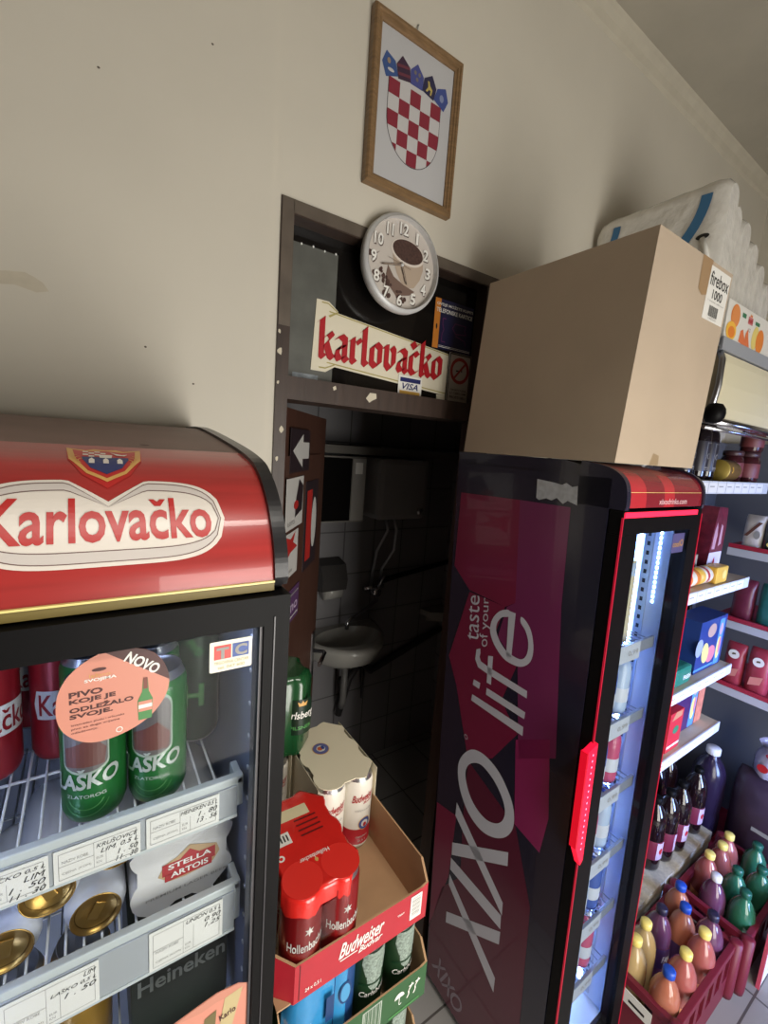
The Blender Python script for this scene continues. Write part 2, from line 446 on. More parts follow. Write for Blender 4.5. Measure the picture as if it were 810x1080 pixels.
# leaf swung into the toilet
hx, hy = 0.412, 1.13; ang = math.radians(52); dx, dy = math.cos(ang), math.sin(ang)
leaf_m = mat('door_leaf_brown', (72, 47, 38), 0.4, 0, 0.15, 8, 0.05, stretch=(4, 4, .5))
def leaf(u, t, z): return (hx+dx*u-dy*t, hy+dy*u+dx*t, z)      # u along the leaf, t towards its back
m = MB()
V = [leaf(u, t, z) for z in (0.01, 2.085) for u, t in ((0, 0), (.60, 0), (.60, .04), (0, .04))]
m.faces(V, [(3,2,1,0),(4,5,6,7),(0,1,5,4),(1,2,6,5),(2,3,7,6),(3,0,4,7)], leaf_m)
for z0, z1 in ((.2, .95), (1.1, 1.95)):                          # raised panels
    V = [leaf(u, t, z) for z in (z0, z1) for u, t in ((.1, -.006), (.5, -.006), (.5, 0), (.1, 0))]
    m.faces(V, [(3,2,1,0),(4,5,6,7),(0,1,5,4),(1,2,6,5),(2,3,7,6),(3,0,4,7)], leaf_m)
lf = m.build('door_leaf', door)
m = MB()
hz = 1.14
m.tube([leaf(.555, 0, hz), leaf(.555, -.05, hz), leaf(.545, -.056, hz), leaf(.44, -.056, hz)], .008, CHROME, 10)
V = [leaf(u, t, z) for z in (hz-.12, hz+.08) for u, t in ((.535, -.005), (.575, -.005), (.575, 0), (.535, 0))]
m.faces(V, [(3,2,1,0),(4,5,6,7),(0,1,5,4),(1,2,6,5),(2,3,7,6),(3,0,4,7)], ALU)
m.build('door_handle', lf)
leafmap = frame_map((hx, hy, 0), (dx, dy, 0), (0, 0, 1))
def leaf_sticker(name, x0, x1, z0, z1, label, cat, draw, m0):
    m = MB()
    V = [leaf(u, t, z) for z in (z0, z1) for u, t in ((x0, -.0085), (x1, -.0085), (x1, -.0062), (x0, -.0062))]
    m.faces(V, [(3,2,1,0),(4,5,6,7),(0,1,5,4),(1,2,6,5),(2,3,7,6),(3,0,4,7)], m0)
    draw(m, lambda u, v, o: leafmap(x0+(x1-x0)*u, z0+(z1-z0)*v, .0085+o))
    return tag(own(m.build(name), leaf(x0, -.0085, z0)), label, cat)
postw = mat('poster_white', (190, 188, 184), 0.5); postd = mat('poster_dark', (46, 36, 40), 0.4); redf = mat('poster_red', (170, 40, 36), 0.5)
purp = mat('poster_purple', (84, 56, 92), 0.4)
def d1(m, f):
    m.decal(poly([(.1, .5), (.6, .9), (.6, .7), (.95, .7), (.95, .3), (.6, .3), (.6, .1)]), f, postw, .0006)
leaf_sticker('arrow_sign', .10, .32, 1.90, 2.03, 'dark sign with a white arrow high on the open door', 'sign', d1, postd)
def d2(m, f):
    m.decal(poly([(.5, .2), (.95, .3), (.98, .8), (.7, .95), (.55, .6)]), f, postd, .0006); m.decal(ell(.55, .45, .14, .09), f, redf, .001)
    m.decal(text('LOTO', .1, .08, .5, .16, .02), f, GREYP, .001)
leaf_sticker('poster', .08, .26, 1.73, 1.885, 'white poster with a red spot and dark figure below the arrow sign', 'poster', d2, postw)
def d3(m, f):
    m.decal(poly([(.05, .95), (.1, .4), (.4, .55), (.95, .6), (.6, .75), (.75, .97), (.4, .85)]), f, redf, .0006); m.decal(rect(.1, .1, .6, .16), f, GREYP, .0006)
leaf_sticker('poster', .08, .22, 1.58, 1.72, 'white leaflet with a red star shape on the open door', 'poster', d3, postw)
def d4(m, f):
    m.decal(text('točno', .08, .3, .92, .62, .02), f, mat('lilac_print', (170, 150, 176), .5), .0006)
    m.decal(rect(.05, .12, .95, .16), f, postw, .0006); m.decal(rect(.05, .8, .95, .84), f, GREYP, .0006)
leaf_sticker('sticker', .04, .26, 1.42, 1.53, 'dark purple sticker with pale lettering lowest on the open door', 'sticker', d4, purp)
def d5(m, f):
    m.decal(rect(.1, .1, .5, .9), f, redf, .0006); m.decal(ell(.7, .5, .2, .3), f, postw, .0006)
leaf_sticker('poster', .30, .48, 1.55, 1.86, 'tall dark poster on the far half of the open door', 'poster', d5, postd)

# ================================================================== THINGS ON THE TRANSOM
T0 = D+0.04-0.001
def plate(x0, x1, z0, z1, m0, t=0.0012, y=T0):
    m = MB(); m.box(x0, x1, y-t, y, z0, z1, m0); return m
cream = mat('banner_cream', (222, 214, 192), 0.45)
bred = mat('banner_red', (172, 26, 36), 0.4)
m = MB()
yb = T0-0.0012
m.prism([(.522,2.332),(.935,2.293),(.935,2.168),(.522,2.196)], 'y', yb, T0, cream)
m.prism([(.486,2.352),(.52,2.352),(.548,2.333),(.522,2.318),(.522,2.212),(.548,2.196),(.52,2.178),(.478,2.178)], 'y', yb-.0006, T0, cream)
m.prism([(.900,2.168),(.935,2.168),(.937,2.135),(.920,2.137),(.903,2.150)], 'y', yb, T0, cream)
f = on_y(yb)
gold = mat('banner_gold', (168, 156, 92), .5)
for p in ([(.522,2.330),(.935,2.291),(.935,2.288),(.522,2.327)], [(.522,2.204),(.935,2.176),(.935,2.173),(.522,2.201)]): m.decal(poly(p), f, gold, .0008)
for p in ([(.500,2.348),(.518,2.348),(.545,2.333),(.543,2.331),(.518,2.345),(.500,2.345)], [(.500,2.186),(.518,2.186),(.545,2.198),(.543,2.2),(.518,2.189),(.5,2.189)], [(.52,2.318),(.548,2.333),(.546,2.328),(.524,2.314)]): m.decal(poly(p), f, gold, .0016)
sh = blackletter('karlovačko', .494, 2.214, .420, .061, 0.165)
m.decal(sh, f, bred, .0022)
tag(own(m.build('banner_sticker'), (.70, yb, 2.24)), 'long cream ribbon banner with red blackletter beer name on the transom glass', 'sticker')
# VISA
m = plate(.752, .838, 2.146, 2.206, WHITE, .001, T0-.003); f = on_y(T0-.004)
m.decal(rect(.758, 2.188, .832, 2.200), f, mat('visa_blue', (34, 40, 96), .4)); m.decal(rect(.758, 2.152, .832, 2.163), f, mat('visa_gold', (206, 160, 74), .4))
m.decal(text('VISA', .766, 2.167, .824, 2.185, .02, .3), f, MATS['visa_blue'])
tag(own(m.build('card_sticker'), (.795, T0-.004, 2.146)), 'small white payment card sticker with blue and gold bars below the ribbon banner', 'sticker')
# telephone cards
navy = mat('sign_navy', (32, 32, 66), .35); orange = mat('sign_orange', (206, 128, 48), .45)
m = plate(.866, 1.024, 2.303, 2.445, navy, .001, T0); f = on_y(T0-.001)
m.decal(rect(.866, 2.303, .888, 2.445), f, orange); m.decal(ell(.877, 2.365, .003, .008), f, BLACKP, .001)
m.decal(text('OVDJE MOŽETE KUPITI', .872, 2.424, 1.018, 2.436, .02), f, WHITE, .0012); m.decal(text('TELEFONSKE KARTICE', .872, 2.407, 1.018, 2.419, .02), f, WHITE, .0012)
dp = mat('sign_purple', (96, 44, 92), .4)
def strokes(P, w):
    V = []; F = []
    for a, b in zip(P, P[1:]):
        d = Vector((b[0]-a[0], b[1]-a[1])).normalized(); n = Vector((-d.y, d.x))*w/2; k = len(V)
        V += [(a[0]+n.x, a[1]+n.y), (a[0]-n.x, a[1]-n.y), (b[0]-n.x, b[1]-n.y), (b[0]+n.x, b[1]+n.y)]; F.append((k, k+1, k+2, k+3))
    return V, F
m.decal(strokes([(.912,2.392),(.9,2.392),(.9,2.375),(.906,2.36),(.9,2.345),(.9,2.325),(.915,2.325)], .003), f, dp, .0012)
m.decal(strokes([(.95,2.385),(.995,2.385),(.99,2.37),(1.0,2.36),(.955,2.355),(.94,2.37),(.95,2.385)], .003), f, dp, .0012)
m.decal(strokes([(.955,2.35),(.995,2.34),(1.0,2.325)], .003), f, dp, .0012)
m.decal(rect(.89, 2.3085, 1.02, 2.3100), f, WHITE, .0012); m.decal(rect(.89, 2.3125, 1.02, 2.3135), f, WHITE, .0012)
tag(own(m.build('telephone_card_sign'), (.945, T0, 2.303)), 'navy sign with orange strip and white capitals at the transom right end', 'sign')
m = plate(.937, 1.03, 2.150, 2.300, mat('sign_grey_white', (176, 170, 164), .45), .001, T0-.003); f = on_y(T0-.004)
m.decal(loopring([(.9385,2.1515),(1.0285,2.1515),(1.0285,2.2985),(.9385,2.2985)], [(.942,2.155),(1.025,2.155),(1.025,2.295),(.942,2.295)]), f, BLACKP)
m.decal(ring(.984, 2.249, .030, .040), f, mat('sign_red', (150, 48, 46), .45)); m.decal(turn(rect(.950, 2.2455, 1.018, 2.2525), -math.radians(-48), .984, 2.249), f, MATS['sign_red'], .001)
m.decal(rect(.968, 2.246, .985, 2.250), f, BLACKP, .0008); m.decal(rect(.99, 2.246, .994, 2.258), f, BLACKP, .0008)
for t, z in (('ZABRANJENO PUŠENJE', 2.186), ('U CIJELOM', 2.175), ('PROSTORU', 2.163)): m.decal(text(t, .950, z, 1.018, z+.008, .01), f, BLACKP)
tag(own(m.build('no_smoking_sign'), (.984, T0-.004, 2.15)), 'grey white no smoking sign with red crossed circle right of the ribbon banner', 'sign')

# ================================================================== WALL CLOCK
ck = thing('wall_clock', 'round silver-rimmed wall clock with a coffee cup dial above the door', 'clock', (.694, 1.047, 2.352))
R = .120; cx, cz, yf = .694, 2.469, 1.012
silver = mat('clock_silver', (208, 208, 208), .35, .15)
m = MB(); m.lathe([(R-.010, 0), (R-.008, -.003), (R-.003, -.004), (R, -.010), (R, -.022), (R-.006, -.036), (R-.02, -.037), (R-.03, -.037)], silver, 64, (cx, yf, cz), 'y')
m.xform(lambda v: (v.x, 2*yf-v.y-.0, v.z)); m.lathe([(R-.010, 0), (R-.011, .020)], silver, 64, (cx, yf, cz), 'y'); m.build('rim', ck)
dial = mat('clock_dial', (196, 188, 180), .45); coffee = mat('clock_coffee', (74, 52, 46), .5, 0, .4, 150); cup = mat('clock_cup', (176, 158, 140), .5); shadow = mat('clock_print_brown', (112, 90, 80), .5)
m = MB(); m.lathe([(0, .017), (R-.0105, .017)], dial, 64, (cx, yf, cz), 'y')
fc = lambda u, v, o: (cx+u*.1085, yf+.0165-o, cz+v*.1085)
U = [(-.29,.30),(-.24,.05),(-.12,-.2),(.02,-.38),(.2,-.48),(.42,-.42),(.58,-.2),(.66,.05),(.63,.3)]; m.decal(poly(U), fc, cup, .0004)
m.decal(ell(.17, .32, .50, .285, 32, -.08), fc, mat('cup_rim', (214, 204, 194), .45), .0006)
m.decal(ell(.17, .34, .455, .25, 32, -.08), fc, coffee, .0008)
m.decal(poly([(-.38,-.08),(-.2,-.3),(.1,-.42),(.45,-.5),(.3,-.62),(-.1,-.72),(-.3,-.55),(-.42,-.3)]), fc, shadow, .0006)
m.decal(poly([(-.95,.12),(-.7,.1),(-.62,.16),(-.78,-.0),(-.93,-.02)]), fc, coffee, .0006)
for i in range(26):
    t = random.uniform(3.5, 5.0); r = random.uniform(.55, .86)
    m.decal(ell(r*math.cos(t), r*math.sin(t), random.uniform(.03, .075), random.uniform(.025, .06), 10, random.random()*3), fc, coffee, .0008+.00002*i)
for h in range(1, 13):
    t = PI/2-h*PI/6; x, y = .80*math.cos(t), .80*math.sin(t); wd = .07 if h == 1 else (.155 if h < 10 else .25)
    if h == 11: wd = .19
    m.decal(text(str(h), x-wd/2+.022, y-.15, x+wd/2+.022, y+.105, .035), fc, mat('numeral_shadow', (92, 78, 72), .5), .0016)
    m.decal(text(str(h), x-wd/2, y-.13, x+wd/2, y+.13, .025), fc, WHITE, .003)
m.build('dial', ck)
for nm, a, L, wd in (('minute_hand', 8.62/12, .62, .05), ('hour_hand', 5.25/12, .45, .06), ('second_hand', 9.35/12, .42, .014)):
    t = PI/2-a*2*PI; c, s = math.cos(t), math.sin(t); bk = .25 if nm == 'second_hand' else .06
    P = [(-bk, -wd/2), (L*.9, -wd/2*.8), (L, 0), (L*.9, wd/2*.8), (-bk, wd/2)]
    m = MB(); zz = {'minute_hand': .005, 'hour_hand': .004, 'second_hand': .006}[nm]
    m.decal(poly([(p[0]*c-p[1]*s, p[0]*s+p[1]*c) for p in P]), fc, mat('hand_brown', (84, 70, 62), .4), zz)
    m.decal(poly([(p[0]*.9*c-p[1]*.35*s, p[0]*.9*s+p[1]*.35*c) for p in P]), fc, MATS['clock_cup'], zz+.0003)
    m.build(nm, ck)
m = MB(); m.lathe([(0, .0085), (.004, .009), (.004, .017)], silver, 14, (cx, yf, cz), 'y'); m.build('hub', ck)

# ================================================================== FRAMED COAT OF ARMS
pf = thing('picture_frame', 'wooden framed coat of arms print hanging above the clock', 'picture', (.71, D, 2.632))
wood = mat('frame_wood', (130, 102, 70), .45, 0, .2, 30, .05, stretch=(1, 1, 6)); 
x0, x1, z0, z1 = .571, .846, 2.632, 3.006; fw = .024
m = MB()
def fprof(a, b, inward):   # ridged moulding along one side
    prof = [(0, 0), (0, -.018), (.004, -.024), (.010, -.024), (.012, -.021), (.017, -.021), (.019, -.017), (.024, -.015), (.024, 0)]
    V = []; n = len(prof)
    for (p, s1) in ((Vector(a), 1), (Vector(b), -1)):
        d = (Vector(b)-Vector(a)).normalized()
        for q, h in prof:
            c = p + Vector(inward)*q + d*q*s1; V.append((c.x, D-.001+h, c.y))
    m.faces(V, [(i, i+1, n+i+1, n+i) for i in range(n-1)], wood)
fprof((x0, z0), (x1, z0), (0, 1)); fprof((x0, z1), (x1, z1), (0, -1)); fprof((x0, z0), (x0, z1), (1, 0)); fprof((x1, z0), (x1, z1), (-1, 0))
m.build('frame', pf)
m = MB(); m.box(x0+.02, x1-.02, D-.012, D-.002, z0+.02, z1-.02, mat('print_paper', (190, 190, 192), .3, coat=.3))
fp = on_y(D-.012); bx, bz = .706, 2.815
u = .0325
out = [(-2.5*u, 2.05*u)] + [(-2.5*u*math.cos(t) if t < PI/2 else -2.5*u*math.cos(t), -.3*u-2.9*u*math.sin(t)) for t in [PI*i/24 for i in range(25)]] + [(2.5*u, 2.05*u)]
P = [(bx+p[0], bz+p[1]) for p in out]
crv = [(bx+2.5*u*(1-2*i/12), bz+2.05*u+.42*u*math.sin(PI*i/12)) for i in range(13)]
m.decal(poly([(bx+(p[0]-bx)*1.02, bz+(p[1]-bz)*1.015) for p in P]), fp, mat('crest_outline', (66, 60, 66), .5), .0003)
cr = mat('crest_red', (134, 42, 58), .45); cw = mat('crest_white', (196, 194, 194), .45)
m.decal(poly(P), fp, cw, .0007); m.decal(poly([P[0]]+[P[-1]]+crv[1:-1]), fp, cw, .0007)
for r in range(5):
    for c in range(5):
        if (r+c) % 2 == 0:
            q = [(bx+(c-2.5)*u, bz+2.05*u-(r+1)*1.05*u), (bx+(c-1.5)*u, bz+2.05*u-(r+1)*1.05*u), (bx+(c-1.5)*u, bz+2.05*u-r*1.05*u), (bx+(c-2.5)*u, bz+2.05*u-r*1.05*u)]
            q = clip(q, P)
            if len(q) > 2: m.decal(poly(q), fp, cr, .0011)
cols = [(58, 84, 138), (60, 40, 62), (72, 78, 140), (44, 42, 74), (62, 78, 140)]
for i, c in enumerate(cols):                                      # crown of five little shields in an arc
    a = (i-2)*.2; px, pz = bx+(i-2)*1.13*u, bz+1.98*u+.42*u*math.cos((i-2)/2.5*PI/2)
    hh = 1.25*u; wdt = .585*u
    S = [(-wdt, 0), (wdt, 0), (wdt*1.08, hh*.75), (0, hh*1.25), (-wdt*1.08, hh*.75)]
    q = [(px+p[0]*math.cos(-a)-p[1]*math.sin(-a), pz+p[0]*math.sin(-a)+p[1]*math.cos(-a)) for p in S]
    m.decal(poly(q), fp, mat('crest_shield_%s' % 'abcde'[i], c, .45), .0009+.0002*(i % 2))
    e = lambda x, y: (px+x*math.cos(-a)-y*math.sin(-a), pz+x*math.sin(-a)+y*math.cos(-a))
    yel = mat('crest_yellow', (190, 170, 96), .45)
    if i == 0:
        m.decal(ell(*e(0, hh*.75), .16*u, .2*u, 8), fp, mat('crest_star', (150, 130, 110), .5), .0016); m.decal(ell(*e(0, hh*.3), .3*u, .12*u, 10), fp, cw, .0016)
    if i == 1:
        for k in (.2, .62): m.decal(poly([e(-wdt, hh*k), e(wdt, hh*k), e(wdt, hh*k+.2*u), e(-wdt, hh*k+.2*u)]), fp, mat('crest_wine', (104, 52, 66), .5), .0016)
    if i == 2:
        for (ax, ay) in ((-.2, .9), (.2, .9), (0, .5)): m.decal(ell(*e(ax*u, ay*u), .13*u, .15*u, 8), fp, mat('crest_ochre', (120, 112, 110), .5), .0016)
    if i == 3:                                                     # little goat
        m.decal(poly([e(*[k*u for k in p]) for p in ((-.3,.95),(-.2,.75),(-.15,.55),(-.3,.2),(-.15,.2),(0,.45),(.15,.45),(.15,.15),(.28,.15),(.3,.6),(.0,.75),(-.12,.98))]), fp, yel, .0016)
    if i == 4: m.decal(ell(*e(0, hh*.5), .22*u, .28*u, 8), fp, mat('crest_grey', (132, 142, 176), .5), .0016)
m.build('print', pf)
m = MB(); m.tube([(.70, D-.003, z1-.01), (.702, D-.006, z1+.02), (.706, D-.003, z1+.03)], .0015, ALU, 6); m.build('hook', pf)

# ================================================================== LEFT BEER COOLER
X0, X1 = -.185, .190
bc = thing('beer_cooler', 'narrow black beer cooler with red curved canopy left of the door', 'cooler', (.016, .75, 0))
liner = mat('cooler_liner', (128, 136, 158), .45)
m = MB()
m.box(X0, X0+.022, .487, 1.035, 0, 1.86, BLACKPL); m.box(X1-.022, X1, .487, 1.035, 0, 1.86, BLACKPL)
m.box(X0+.022, X1-.022, 1.01, 1.035, 0, 1.86, BLACKPL); m.box(X0+.022, X1-.022, .487, 1.01, 0, .16, BLACKPL); m.box(X0+.022, X1-.022, .487, 1.01, 1.80, 1.86, BLACKPL)
m.build('cabinet', bc)
m = MB()
m.box(X1-.026, X1-.022, .489, 1.006, .16, 1.80, liner); m.box(X0+.022, X0+.026, .489, 1.006, .16, 1.80, liner); m.box(X0+.026, X1-.026, 1.003, 1.01, .16, 1.80, liner)
for i in range(12): m.lathe([(0, -.0275), (.003, -.0275), (.003, -.026)], mat('rivet_white', (230, 232, 236), .3), 8, (X1, .512, 1.26+.045*i), 'x')
m.build('liner', bc)
ledw = mat('cooler_led', (200, 215, 255), .4, emit=(190, 208, 255), estr=15)
m = MB(); m.box(X0+.027, X0+.034, .492, .500, .4, 1.78, ledw); m.build('light_strip', bc)  # strip out of view, added to light the cans
m = MB(); m.box(X0+.03, X1-.03, .490, .498, 1.795, 1.7995, ledw); m.build('light_strip', bc)  # second added strip, hidden behind the header
# canopy
prof = [(.471,1.838),(.475,1.860),(.483,1.882),(.495,1.905),(.512,1.927),(.540,1.950),(.581,1.967),(.687,1.983),(.894,2.004),(1.0,2.004)]
def cr_(P, k=4):
    o = []
    for i in range(len(P)-1):
        p0, p1, p2, p3 = P[max(i-1, 0)], P[i], P[i+1], P[min(i+2, len(P)-1)]
        for j in range(k):
            t = j/k; o.append(tuple(.5*(2*p1[a]+(p2[a]-p0[a])*t+(2*p0[a]-5*p1[a]+4*p2[a]-p3[a])*t*t+(3*p1[a]-p0[a]-3*p2[a]+p3[a])*t**3) for a in (0, 1)))
    return o+[P[-1]]
pc = cr_(prof)
S = [0]
for a, b in zip(pc, pc[1:]): S.append(S[-1]+math.hypot(b[0]-a[0], b[1]-a[1]))
def canopy(u, v, o):
    v = max(0, min(v, S[-1]-1e-6)); i = max(k for k in range(len(S)-1) if S[k] <= v); t = (v-S[i])/(S[i+1]-S[i])
    a, b = pc[i], pc[i+1]; d = Vector((b[0]-a[0], b[1]-a[1])).normalized()
    return (u, a[0]+(b[0]-a[0])*t - d.y*o, a[1]+(b[1]-a[1])*t + d.x*o)
cred = mat('canopy_red', (164, 44, 42), .3, 0, .12, 14, 0, coat=.4, stretch=(.5, 6, 6))
cdust = mat('canopy_dusty_top', (120, 92, 84), .5, 0, .12, 10)
m = MB()
n = len(pc); V = [(x, p[0], p[1]) for x in (X0+.016, X1-.016) for p in pc]
k1 = [i for i in range(n-1) if S[i] < .215]; k2 = [i for i in range(n-1) if S[i] >= .215]
m.faces(V, [(i, i+1, n+i+1, n+i) for i in k1], cred, True); m.faces(V, [(i, i+1, n+i+1, n+i) for i in k2], cdust, True)
m.box(X0+.016, X1-.016, .48, 1.03, 1.862, 1.872, BLACKPL)
cpy = m.build('canopy', bc, recalc=False)
# logo: white cartouche, lettering, crest
m = MB(); lw = mat('logo_white', (224, 216, 206), .35); lg = mat('logo_grey', (204, 196, 190), .35); ld = mat('logo_line', (110, 84, 80), .4); lred = mat('logo_red', (184, 40, 38), .35)
cxl = .0155
def cart(w, h0, h1, dip, vs):   # cartouche outline with a V dip for the crest
    P = []
    for i in range(41):
        t = -1+2*i/40; P.append((cxl+w*t, vs+h1*(1-abs(t)**5)**.5 if abs(t) < 1 else vs))
    P = [(p[0], p[1]-max(0, dip*(1-abs(p[0]-cxl)/(.034)))) for p in P]
    for i in range(1, 40):
        t = 1-2*i/40; P.append((cxl+w*t, vs-h0*(1-abs(t)**5)**.5))
    return P
m.decal(poly(cart(.1085, .044, .050, .028, .0745)), canopy, lw, .0006, .02, .006)
m.decal(loopring(cart(.104, .040, .0455, .030, .0745), cart(.102, .029, .036, .021, .0745)), canopy, lg, .0009, .02, .006)
m.decal(loopring(cart(.1045, .0400, .0460, .030, .0745), cart(.1036, .0392, .0448, .029, .0745)), canopy, ld, .0011, .02, .006)
m.decal(loopring(cart(.1024, .0296, .0364, .021, .0745), cart(.1016, .0288, .0354, .020, .0745)), canopy, ld, .0011, .02, .006)
V_, F_ = text('Karlovačko', -.078, .0535, .1095, .1, .02, .0)
m.decal((V_, F_), canopy, lred, .0014, .02, .006)
m.build('logo', cpy); m = MB()
fcst = lambda u, v, o: canopy(cxl+u*.0355, .157+v*.044, o)
m.decal(poly([(-1,.75),(-.95,.1),(-.6,-.55),(0,-1.0),(.6,-.55),(.95,.1),(1,.75),(.5,.95),(0,1),(-.5,.95)]), fcst, lred, .0008, .2, .15)
m.decal(poly([(-1,1),(-.92,.1),(-.5,-.5),(0,-.8),(.5,-.5),(.92,.1),(1,1),(.5,.8),(.3,.95),(0,.88),(-.3,.95),(-.5,.8)]), fcst, mat('crest_gold', (212, 164, 92), .4), .0012, .2, .15)
m.decal(poly([(-.84,.84),(-.76,.1),(-.46,-.4),(0,-.68),(.46,-.4),(.76,.1),(.84,.84),(.5,.68),(0,.78),(-.5,.68)]), fcst, lred, .0014, .2, .15)
m.decal(poly([(-.6,.1),(-.4,-.3),(0,-.55),(.4,-.3),(.6,.1),(.6,.22),(-.6,.22)]), fcst, mat('crest_blue', (44, 54, 104), .4), .0018, .2, .15)
for r in range(4):
    for c in range(4):
        m.decal(rect(-.58+.15*c, .24+.11*r, -.44+.15*c, .34+.11*r), fcst, lw if (r+c) % 2 else lred, .0018, .2, .1)
for c in (-.36, 0, .36):
    m.decal(poly([(c-.07,-.12),(c+.07,-.12),(c+.07,.06),(c,.16),(c-.07,.06)]), fcst, lw, .0022, .2, .1)
m.decal(poly([(-.15,.16),(.15,.16),(.18,.38),(-.18,.38)]), fcst, lw, .0022, .2, .1)
m.decal(poly([(.12,.6),(.25,.5),(.45,.42),(.6,.46),(.5,.34),(.3,.36)]), fcst, lw, .0022, .2, .1)
for sgn in (-1, 1):
    for k in range(3):
        m.decal(([(sgn*p[0], p[1]) for p in ring(.72-.07*k, .25-.12*k, .10, .125, 10, None, -1.2, 1.6)[0]], ring(0, 0, 1, 2, 10, None, -1.2, 1.6)[1]), fcst, MATS['crest_gold'], .0018, .2, .1)
m.build('crest', cpy); m = MB()
m.decal(ell(.06, .245, .006, .0025, 10), canopy, mat('dry_splash', (84, 60, 54), .7), .0006, .01, .01)
m.build('dry_splash', cpy)
capm = mat('cap_black', (30, 29, 32), .28); capg = mat('cap_edge_grey', (98, 94, 88), .4)
for xa, xb in ((X1-.016, X1), (X0, X0+.016)):
    m = MB(); oc = [(p[0]-.0+dy_, p[1]+dz_) for p, (dy_, dz_) in zip(pc, [(-.004, .004)]*len(pc))]
    m.prism([(.471, 1.832)] + oc + [(1.03, 2.008), (1.03, 1.862), (.487, 1.862), (.487, 1.832)], 'x', xa, xb, capm); m.build('end_cap', bc)
goldm = mat('gold_strip', (112, 96, 38), .5, 0.0); 
m = MB(); m.box(X0+.016, X1-.016, .469, .488, 1.827, 1.838, goldm); m.box(X0+.016, X1-.016, .4675, .472, 1.8365, 1.8385, mat('gold_pale_edge', (236, 220, 140), .35)); m.build('gold_strip', bc)  # paler gold line along the strip's upper edge
# door
m = MB(); ya, yb2 = .458, .486
m.prism([(X0, 1.824), (X1, 1.824), (X1, 1.790), (X0, 1.790)], 'y', ya, yb2, BLACKPL)
m.box(X0, X1, ya, yb2, .10, .17, BLACKPL); m.box(X0, X0+.03, ya, yb2, .17, 1.79, BLACKPL); m.box(X1-.030, X1, ya, yb2, .17, 1.79, BLACKPL)
m.box(X1-.0335, X1-.030, ya+.004, yb2, .17, 1.79, mat('gasket_grey', (72, 70, 74), .4)); m.box(X1-.019, X1-.0175, ya-.0015, ya, .12, 1.80, mat('door_edge_line', (62, 60, 64), .3))
dr = m.build('door', bc)
m = MB(); m.box(X0+.03, X1-.0335, .466, .470, .17, 1.79, GLASS); m.build('glass', dr)
# oval promotion sticker
fs = on_y(.466)
peach = mat('sticker_peach', (208, 138, 118), .45); dkb = mat('sticker_brown', (74, 36, 34), .45)
m = MB(); pts = closed([(-.030,1.742),(-.0275,1.756),(-.019,1.771),(-.004,1.783),(.012,1.789),(.028,1.788),(.044,1.783),(.056,1.772),(.063,1.756),(.064,1.742),(.060,1.728),(.05,1.714),(.036,1.704),(.018,1.698),(0,1.697),(-.014,1.703),(-.025,1.715),(-.0295,1.728)], 4)
m.prism(pts, 'y', .4652, .466, peach); f = on_y(.4652)
m.decal(poly(clip([(.003,1.7915),(.069,1.7435),(.09,1.78),(.05,1.82)], pts[::-1])), f, dkb, .0003)
m.decal(turn(text('NOVO', .0235, 1.7645, .0575, 1.7755, .03), -.63, .0405, 1.770), f, WHITE, .0006)
for t, z, x_b in (('PIVO', 1.7475, .0065), ('KOJE JE', 1.740, .017), ('ODLEŽALO', 1.7325, .032), ('SVOJE.', 1.725, .0145)):
    m.decal(text(t, -.020, z, x_b, z+.0058, .035), f, dkb, .0004)
m.decal(text('SVOJIMA', -.008, 1.7595, .018, 1.7635, .03), f, WHITE, .0004); m.decal(text('ležano', -.004, 1.7645, .013, 1.768, .0), f, MATS['crest_gold'], .0004); m.decal(ell(.004, 1.7715, .006, .0018, 12), f, dkb, .0004)
for i, z in enumerate((1.7185, 1.7145, 1.7105)): m.decal(text(('Izvanredan pivski i vrhunska', 'pivo za dugo vrijeme', 'odležavanje.')[i], -.019, z, (.024, .02, .002)[i], z+.0026), f, dkb, .0004)
bg = mat('bottle_green_print', (64, 128, 66), .4); bb = mat('bottle_neck_print', (120, 58, 44), .4)
m.decal(poly([(.036,1.709),(.048,1.709),(.049,1.73),(.0455,1.739),(.0445,1.753),(.0405,1.753),(.0395,1.739),(.0355,1.73)]), f, bg, .0004)
m.decal(poly([(.0405,1.742),(.0445,1.742),(.0443,1.754),(.0407,1.754)]), f, bb, .0006); m.decal(rect(.0362, 1.718, .0483, 1.729), f, peach, .0006); m.decal(rect(.0362, 1.7215, .0483, 1.7255), f, WHITE, .0008)
m.decal(ring(.0195, 1.7045, .0022, .003, 12), f, WHITE, .0004)
so = m.build('sticker', dr); so['label'] = 'peach oval promotion sticker with brown corner'
m = MB(); m.prism(rrect(.1035, 1.7425, .149, 1.7775, .002), 'y', .4652, .466, mat('sticker_ivory', (232, 230, 212), .4))
m.decal(rect(.108, 1.757, .126, 1.773), f, mat('tc_red', (206, 56, 48), .4), .0004); m.decal(rect(.1275, 1.757, .1455, 1.773), f, mat('tc_blue', (40, 74, 150), .4), .0004)
m.decal(text('T', .1105, 1.7575, .1235, 1.7705, .04), f, GREYP, .0008); m.decal(text('C', .1300, 1.7585, .1435, 1.7715, .04), f, GREYP, .0008)
m.decal(text('TRGOVINA CENTAR', .108, 1.751, .1455, 1.7545), f, MATS['banner_gold'], .0004); m.decal(text('tel. 047 600', .112, 1.7455, .141, 1.749), f, MATS['banner_gold'], .0004)
so = m.build('sticker', dr); so['label'] = 'small square ivory sticker with red T and blue C'
m = MB(); skin = mat('sticker_skin', (196, 132, 112), .5)
m.prism([(.04,1.22),(.061,1.303),(.09,1.308),(.118,1.312),(.145,1.308),(.156,1.300),(.157,1.22)], 'y', .4652, .466, peach)
